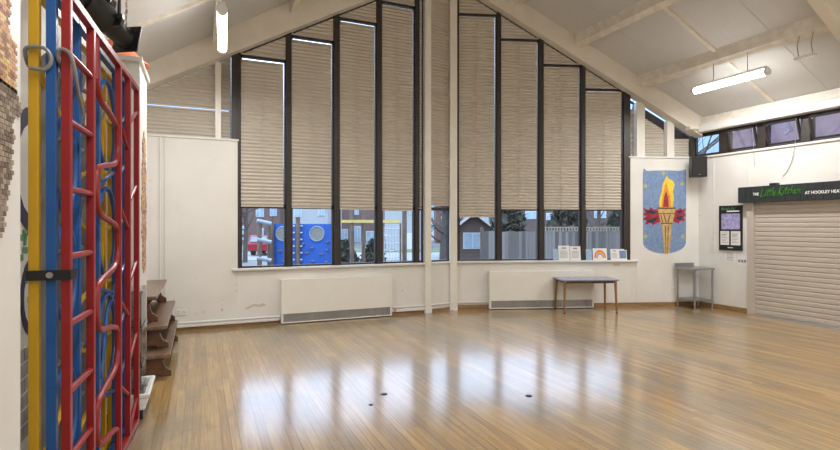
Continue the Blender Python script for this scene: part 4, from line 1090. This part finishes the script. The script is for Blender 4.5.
def evergreen(X_, Y_, h, w_, label, seed):
    rnd = random.Random(seed); o = thing('evergreen_tree', VF(X_, Y_, GZ), label, 'tree', 'dark evergreens behind the fence')
    MB().tube([VF(X_, Y_, GZ), VF(X_, Y_, GZ + h * .8)], .12, 6, .05).build('trunk', M['bark'], o)
    m_ = MB()
    for k in range(900):
        z = rnd.uniform(.12, 1); rad = w_ * (1 - z) ** .6 * rnd.uniform(.55, 1.05); a = rnd.uniform(0, 2 * PI)
        c = Vector((X_ + rad * math.cos(a), Y_ + rad * math.sin(a), GZ + h * z)); e1 = Vector((rnd.uniform(-1, 1), rnd.uniform(-1, 1), rnd.uniform(-1, 1))) * .22; e2 = Vector((rnd.uniform(-1, 1), rnd.uniform(-1, 1), rnd.uniform(-1, 1))) * .16
        m_.add([VF(*(c - e1)), VF(*(c + e2)), VF(*(c + e1)), VF(*(c - e2))], [(0, 1, 2, 3)])
    m_.build('foliage', M['leaf'], o)
evergreen(px(508, 22), 22, 3.6, 1.2, 'dark evergreen behind the left part of the fence', 2)
evergreen(px(568, 25), 25, 3.6, 1.5, 'broad dark evergreen behind the middle of the fence', 4)
evergreen(px(622, 23), 23, 3.2, 1.1, 'dark evergreen behind the right end of the fence', 6)
evergreen(px(344, 23.5), 23.5, 1.15, .7, 'low dark shrub in front of the red brick house', 9)
evergreen(px(374, 24.5), 24.5, 1.15, .6, 'second low dark shrub in front of the red brick house', 10)
# playground: climbing wall
PY_ = 14.0
cw = thing('climbing_wall', VF(px(300, PY_), PY_, GZ), 'blue outdoor climbing wall with round mesh windows, seen through the left windows', 'climbing wall', None)
for (a, b) in ((271, 288.5), (291, 333)):
    MB(VF).box(px(a, PY_), px(b, PY_), PY_, PY_ + .03, GZ + .1, 1.53).build('panel', M['panelblue'], cw)
for p in (272.5, 298.5, 334): MB().tube([VF(px(p, PY_), PY_ - .07, GZ), VF(px(p, PY_), PY_ - .07, 1.72 if p < 310 else 1.55)], .06 if p < 310 else .03, 10).build('post', M['log'], cw, smooth=True)
for p, r_ in ((283, .19), (317, .20)):
    cx_, cz_ = px(p, PY_), 1.26
    MB(VF).disc(cx_, cz_, r_, PY_ - .012, PY_ - .002, 24).build('mesh_window', M['meshgrey'], cw)
    MB().tube([VF(cx_ + r_ * math.cos(2 * PI * k / 24), PY_ - .02, cz_ + r_ * math.sin(2 * PI * k / 24)) for k in range(24)], .015, 6, closed=True).build('rim', M['plasticpale'], cw)
rnd = random.Random(1)
for k, (p, y_) in enumerate(((303, 244), (312, 248), (307, 253), (321, 254), (313, 261), (328, 242), (327, 250), (280, 251), (284, 261), (326, 262))):
    c = VF(px(p, PY_), PY_ - .02, 1.5 - (y_ - 225) / 508 * PY_)
    MB().lathe([(.03, c[2] - .03), (.055, c[2] - .01), (.05, c[2] + .015), (.02, c[2] + .03)], c[0], c[1], 8).build('hold', M['holdgrey'], cw, smooth=True)
bl = MB()
for p in (293.5, 304 - 3):
    for k in range(6):
        bl.tube([VF(px(p, PY_), PY_ - .06, .55 + k * .185), VF(px(p, PY_) + .05, PY_ - .06, .55 + k * .185)], .022, 6)
bl.build('bolt', M['upvc'], cw)
# log ladder with rollers
LY = 13.2
lg = thing('log_ladder', VF(px(264, LY), LY, GZ), 'wooden post ladder with pale rollers left of the blue climbing wall', 'play equipment')
for p, zt in ((259.5, 1.58), (266, 1.5)): MB().tube([VF(px(p, LY), LY + (.3 if p > 262 else 0), GZ), VF(px(p, LY), LY + (.3 if p > 262 else 0), zt)], .06, 10).build('post', M['log'], lg, smooth=True)
for z in (1.58, 1.1, .62): MB().tube([VF(px(257.5, LY), LY - .05, z + .03), VF(px(270, LY), LY + .1, z - .05)], .055, 10).build('roller', M['plasticpale'], lg, smooth=True)
# bridge: posts and yellow beam
BY = 16.0
br = thing('play_bridge', VF(px(370, BY), BY, GZ), 'wooden posts carrying a pale yellow beam, middle of the left window bank', 'play equipment')
for p, r_ in ((352, .07), (363.5, .06), (404.5, .075)): MB().tube([VF(px(p, BY), BY, GZ), VF(px(p, BY), BY, 2.1)], r_, 10).build('post', M['log'], br, smooth=True)
MB(VF).box(px(336, BY), px(400, BY), BY - .1, BY - .04, 1.57, 1.66).build('beam', M['beamyellow'], br)
nt_ = thing('climbing_net', VF(px(391, BY), BY - .4, GZ), 'white rope climbing net hanging right of the yellow beam posts', 'net')
m_ = MB()
for k in range(6): m_.tube([VF(px(384 + 3 * k, 15.5), 15.5, GZ + .05), VF(px(384 + 3 * k, 15.5), 15.5, 1.45)], .014, 5)
for k in range(9): m_.tube([VF(px(383.5, 15.5), 15.5, GZ + .1 + k * .22), VF(px(391, 15.5), 15.48, GZ + .16 + k * .22 - .1), VF(px(400, 15.5), 15.5, GZ + .1 + k * .22)], .014, 5)
m_.build('ropes', M['net'], nt_)
MB().tube([VF(px(383, 15.5), 15.5, GZ), VF(px(383, 15.5), 15.5, 1.55), VF(px(400.5, 15.5), 15.5, 1.55), VF(px(400.5, 15.5), 15.5, GZ)], .03, 8).build('hoop', M['log'], nt_)
# parked car
CX, CYY = px(268, 33.5), 33.5
ca = thing('parked_car', VF(CX, CYY, GZ + .02), 'small red car parked in the street, seen through the first left window', 'car')
GC = GZ + .02
m_ = MB(VF); m_.prism_bc([(CYY - 1.7, GC + .3), (CYY + 1.7, GC + .3), (CYY + 1.72, GC + .75), (CYY + 1.0, GC + .82), (CYY + .5, GC + 1.25), (CYY - 1.2, GC + 1.28), (CYY - 1.6, GC + .85), (CYY - 1.72, GC + .75)], CX - .78, CX + .78); m_.build('body', M['carred'], ca, bevel=.05)
MB(VF).prism([(CX - .66, GC + .88), (CX + .66, GC + .88), (CX + .56, GC + 1.2), (CX - .56, GC + 1.2)], CYY - 1.62, CYY - 1.3).build('rear_window', M['pane'], ca)
for dx in (-.6, .6):
    for dy in (-1.1, 1.1):
        MB(VF).prism_bc([(CYY + dy + .3 * math.cos(2 * PI * k / 14), GC + .3 + .3 * math.sin(2 * PI * k / 14)) for k in range(14)], CX + dx - .1, CX + dx + .1).build('wheel', M['black'], ca)

# ------------------------------------------------------------------ sky, camera, colour
wd = bpy.data.worlds.new('sky'); SC.world = wd; wd.use_nodes = True; nt = wd.node_tree; N = nt.nodes
bg = N['Background']; tc = N.new('ShaderNodeTexCoord'); sp = N.new('ShaderNodeSeparateXYZ'); nt.links.new(tc.outputs['Generated'], sp.inputs[0])
rp = N.new('ShaderNodeValToRGB'); e = rp.color_ramp.elements
e[0].position = 0.0; e[0].color = (.40, .62, .95, 1)
e[1].position = .6; e[1].color = (2.9, 3.4, 4.3, 1)
for p_, c_ in ((.15, (.50, .82, 1.25)), (.22, (.9, 1.3, 1.85)), (.28, (2.75, 3.25, 4.2))):
    k = e.new(p_); k.color = (*c_, 1)
nt.links.new(sp.outputs['Z'], rp.inputs['Fac']); nt.links.new(rp.outputs['Color'], bg.inputs['Color']); bg.inputs['Strength'].default_value = 1.0

cam = bpy.data.cameras.new('camera'); co = bpy.data.objects.new('camera', cam); COL.objects.link(co)
co.location = (0, 0, 1.5); co.rotation_euler = (PI / 2, 0, YAW)
cam.sensor_width = 36; cam.lens = 36 * 508 / 840; cam.clip_start = .05; cam.clip_end = 400
SC.camera = co
SC.view_settings.view_transform = 'Standard'; SC.view_settings.look = 'None'; SC.view_settings.gamma = 1; SC.view_settings.use_curve_mapping = False
SC.view_settings.exposure = 0.08
SC.cycles.max_bounces = 8; SC.cycles.diffuse_bounces = 5; SC.cycles.transparent_max_bounces = 12
SC.cycles.sample_clamp_indirect = 6
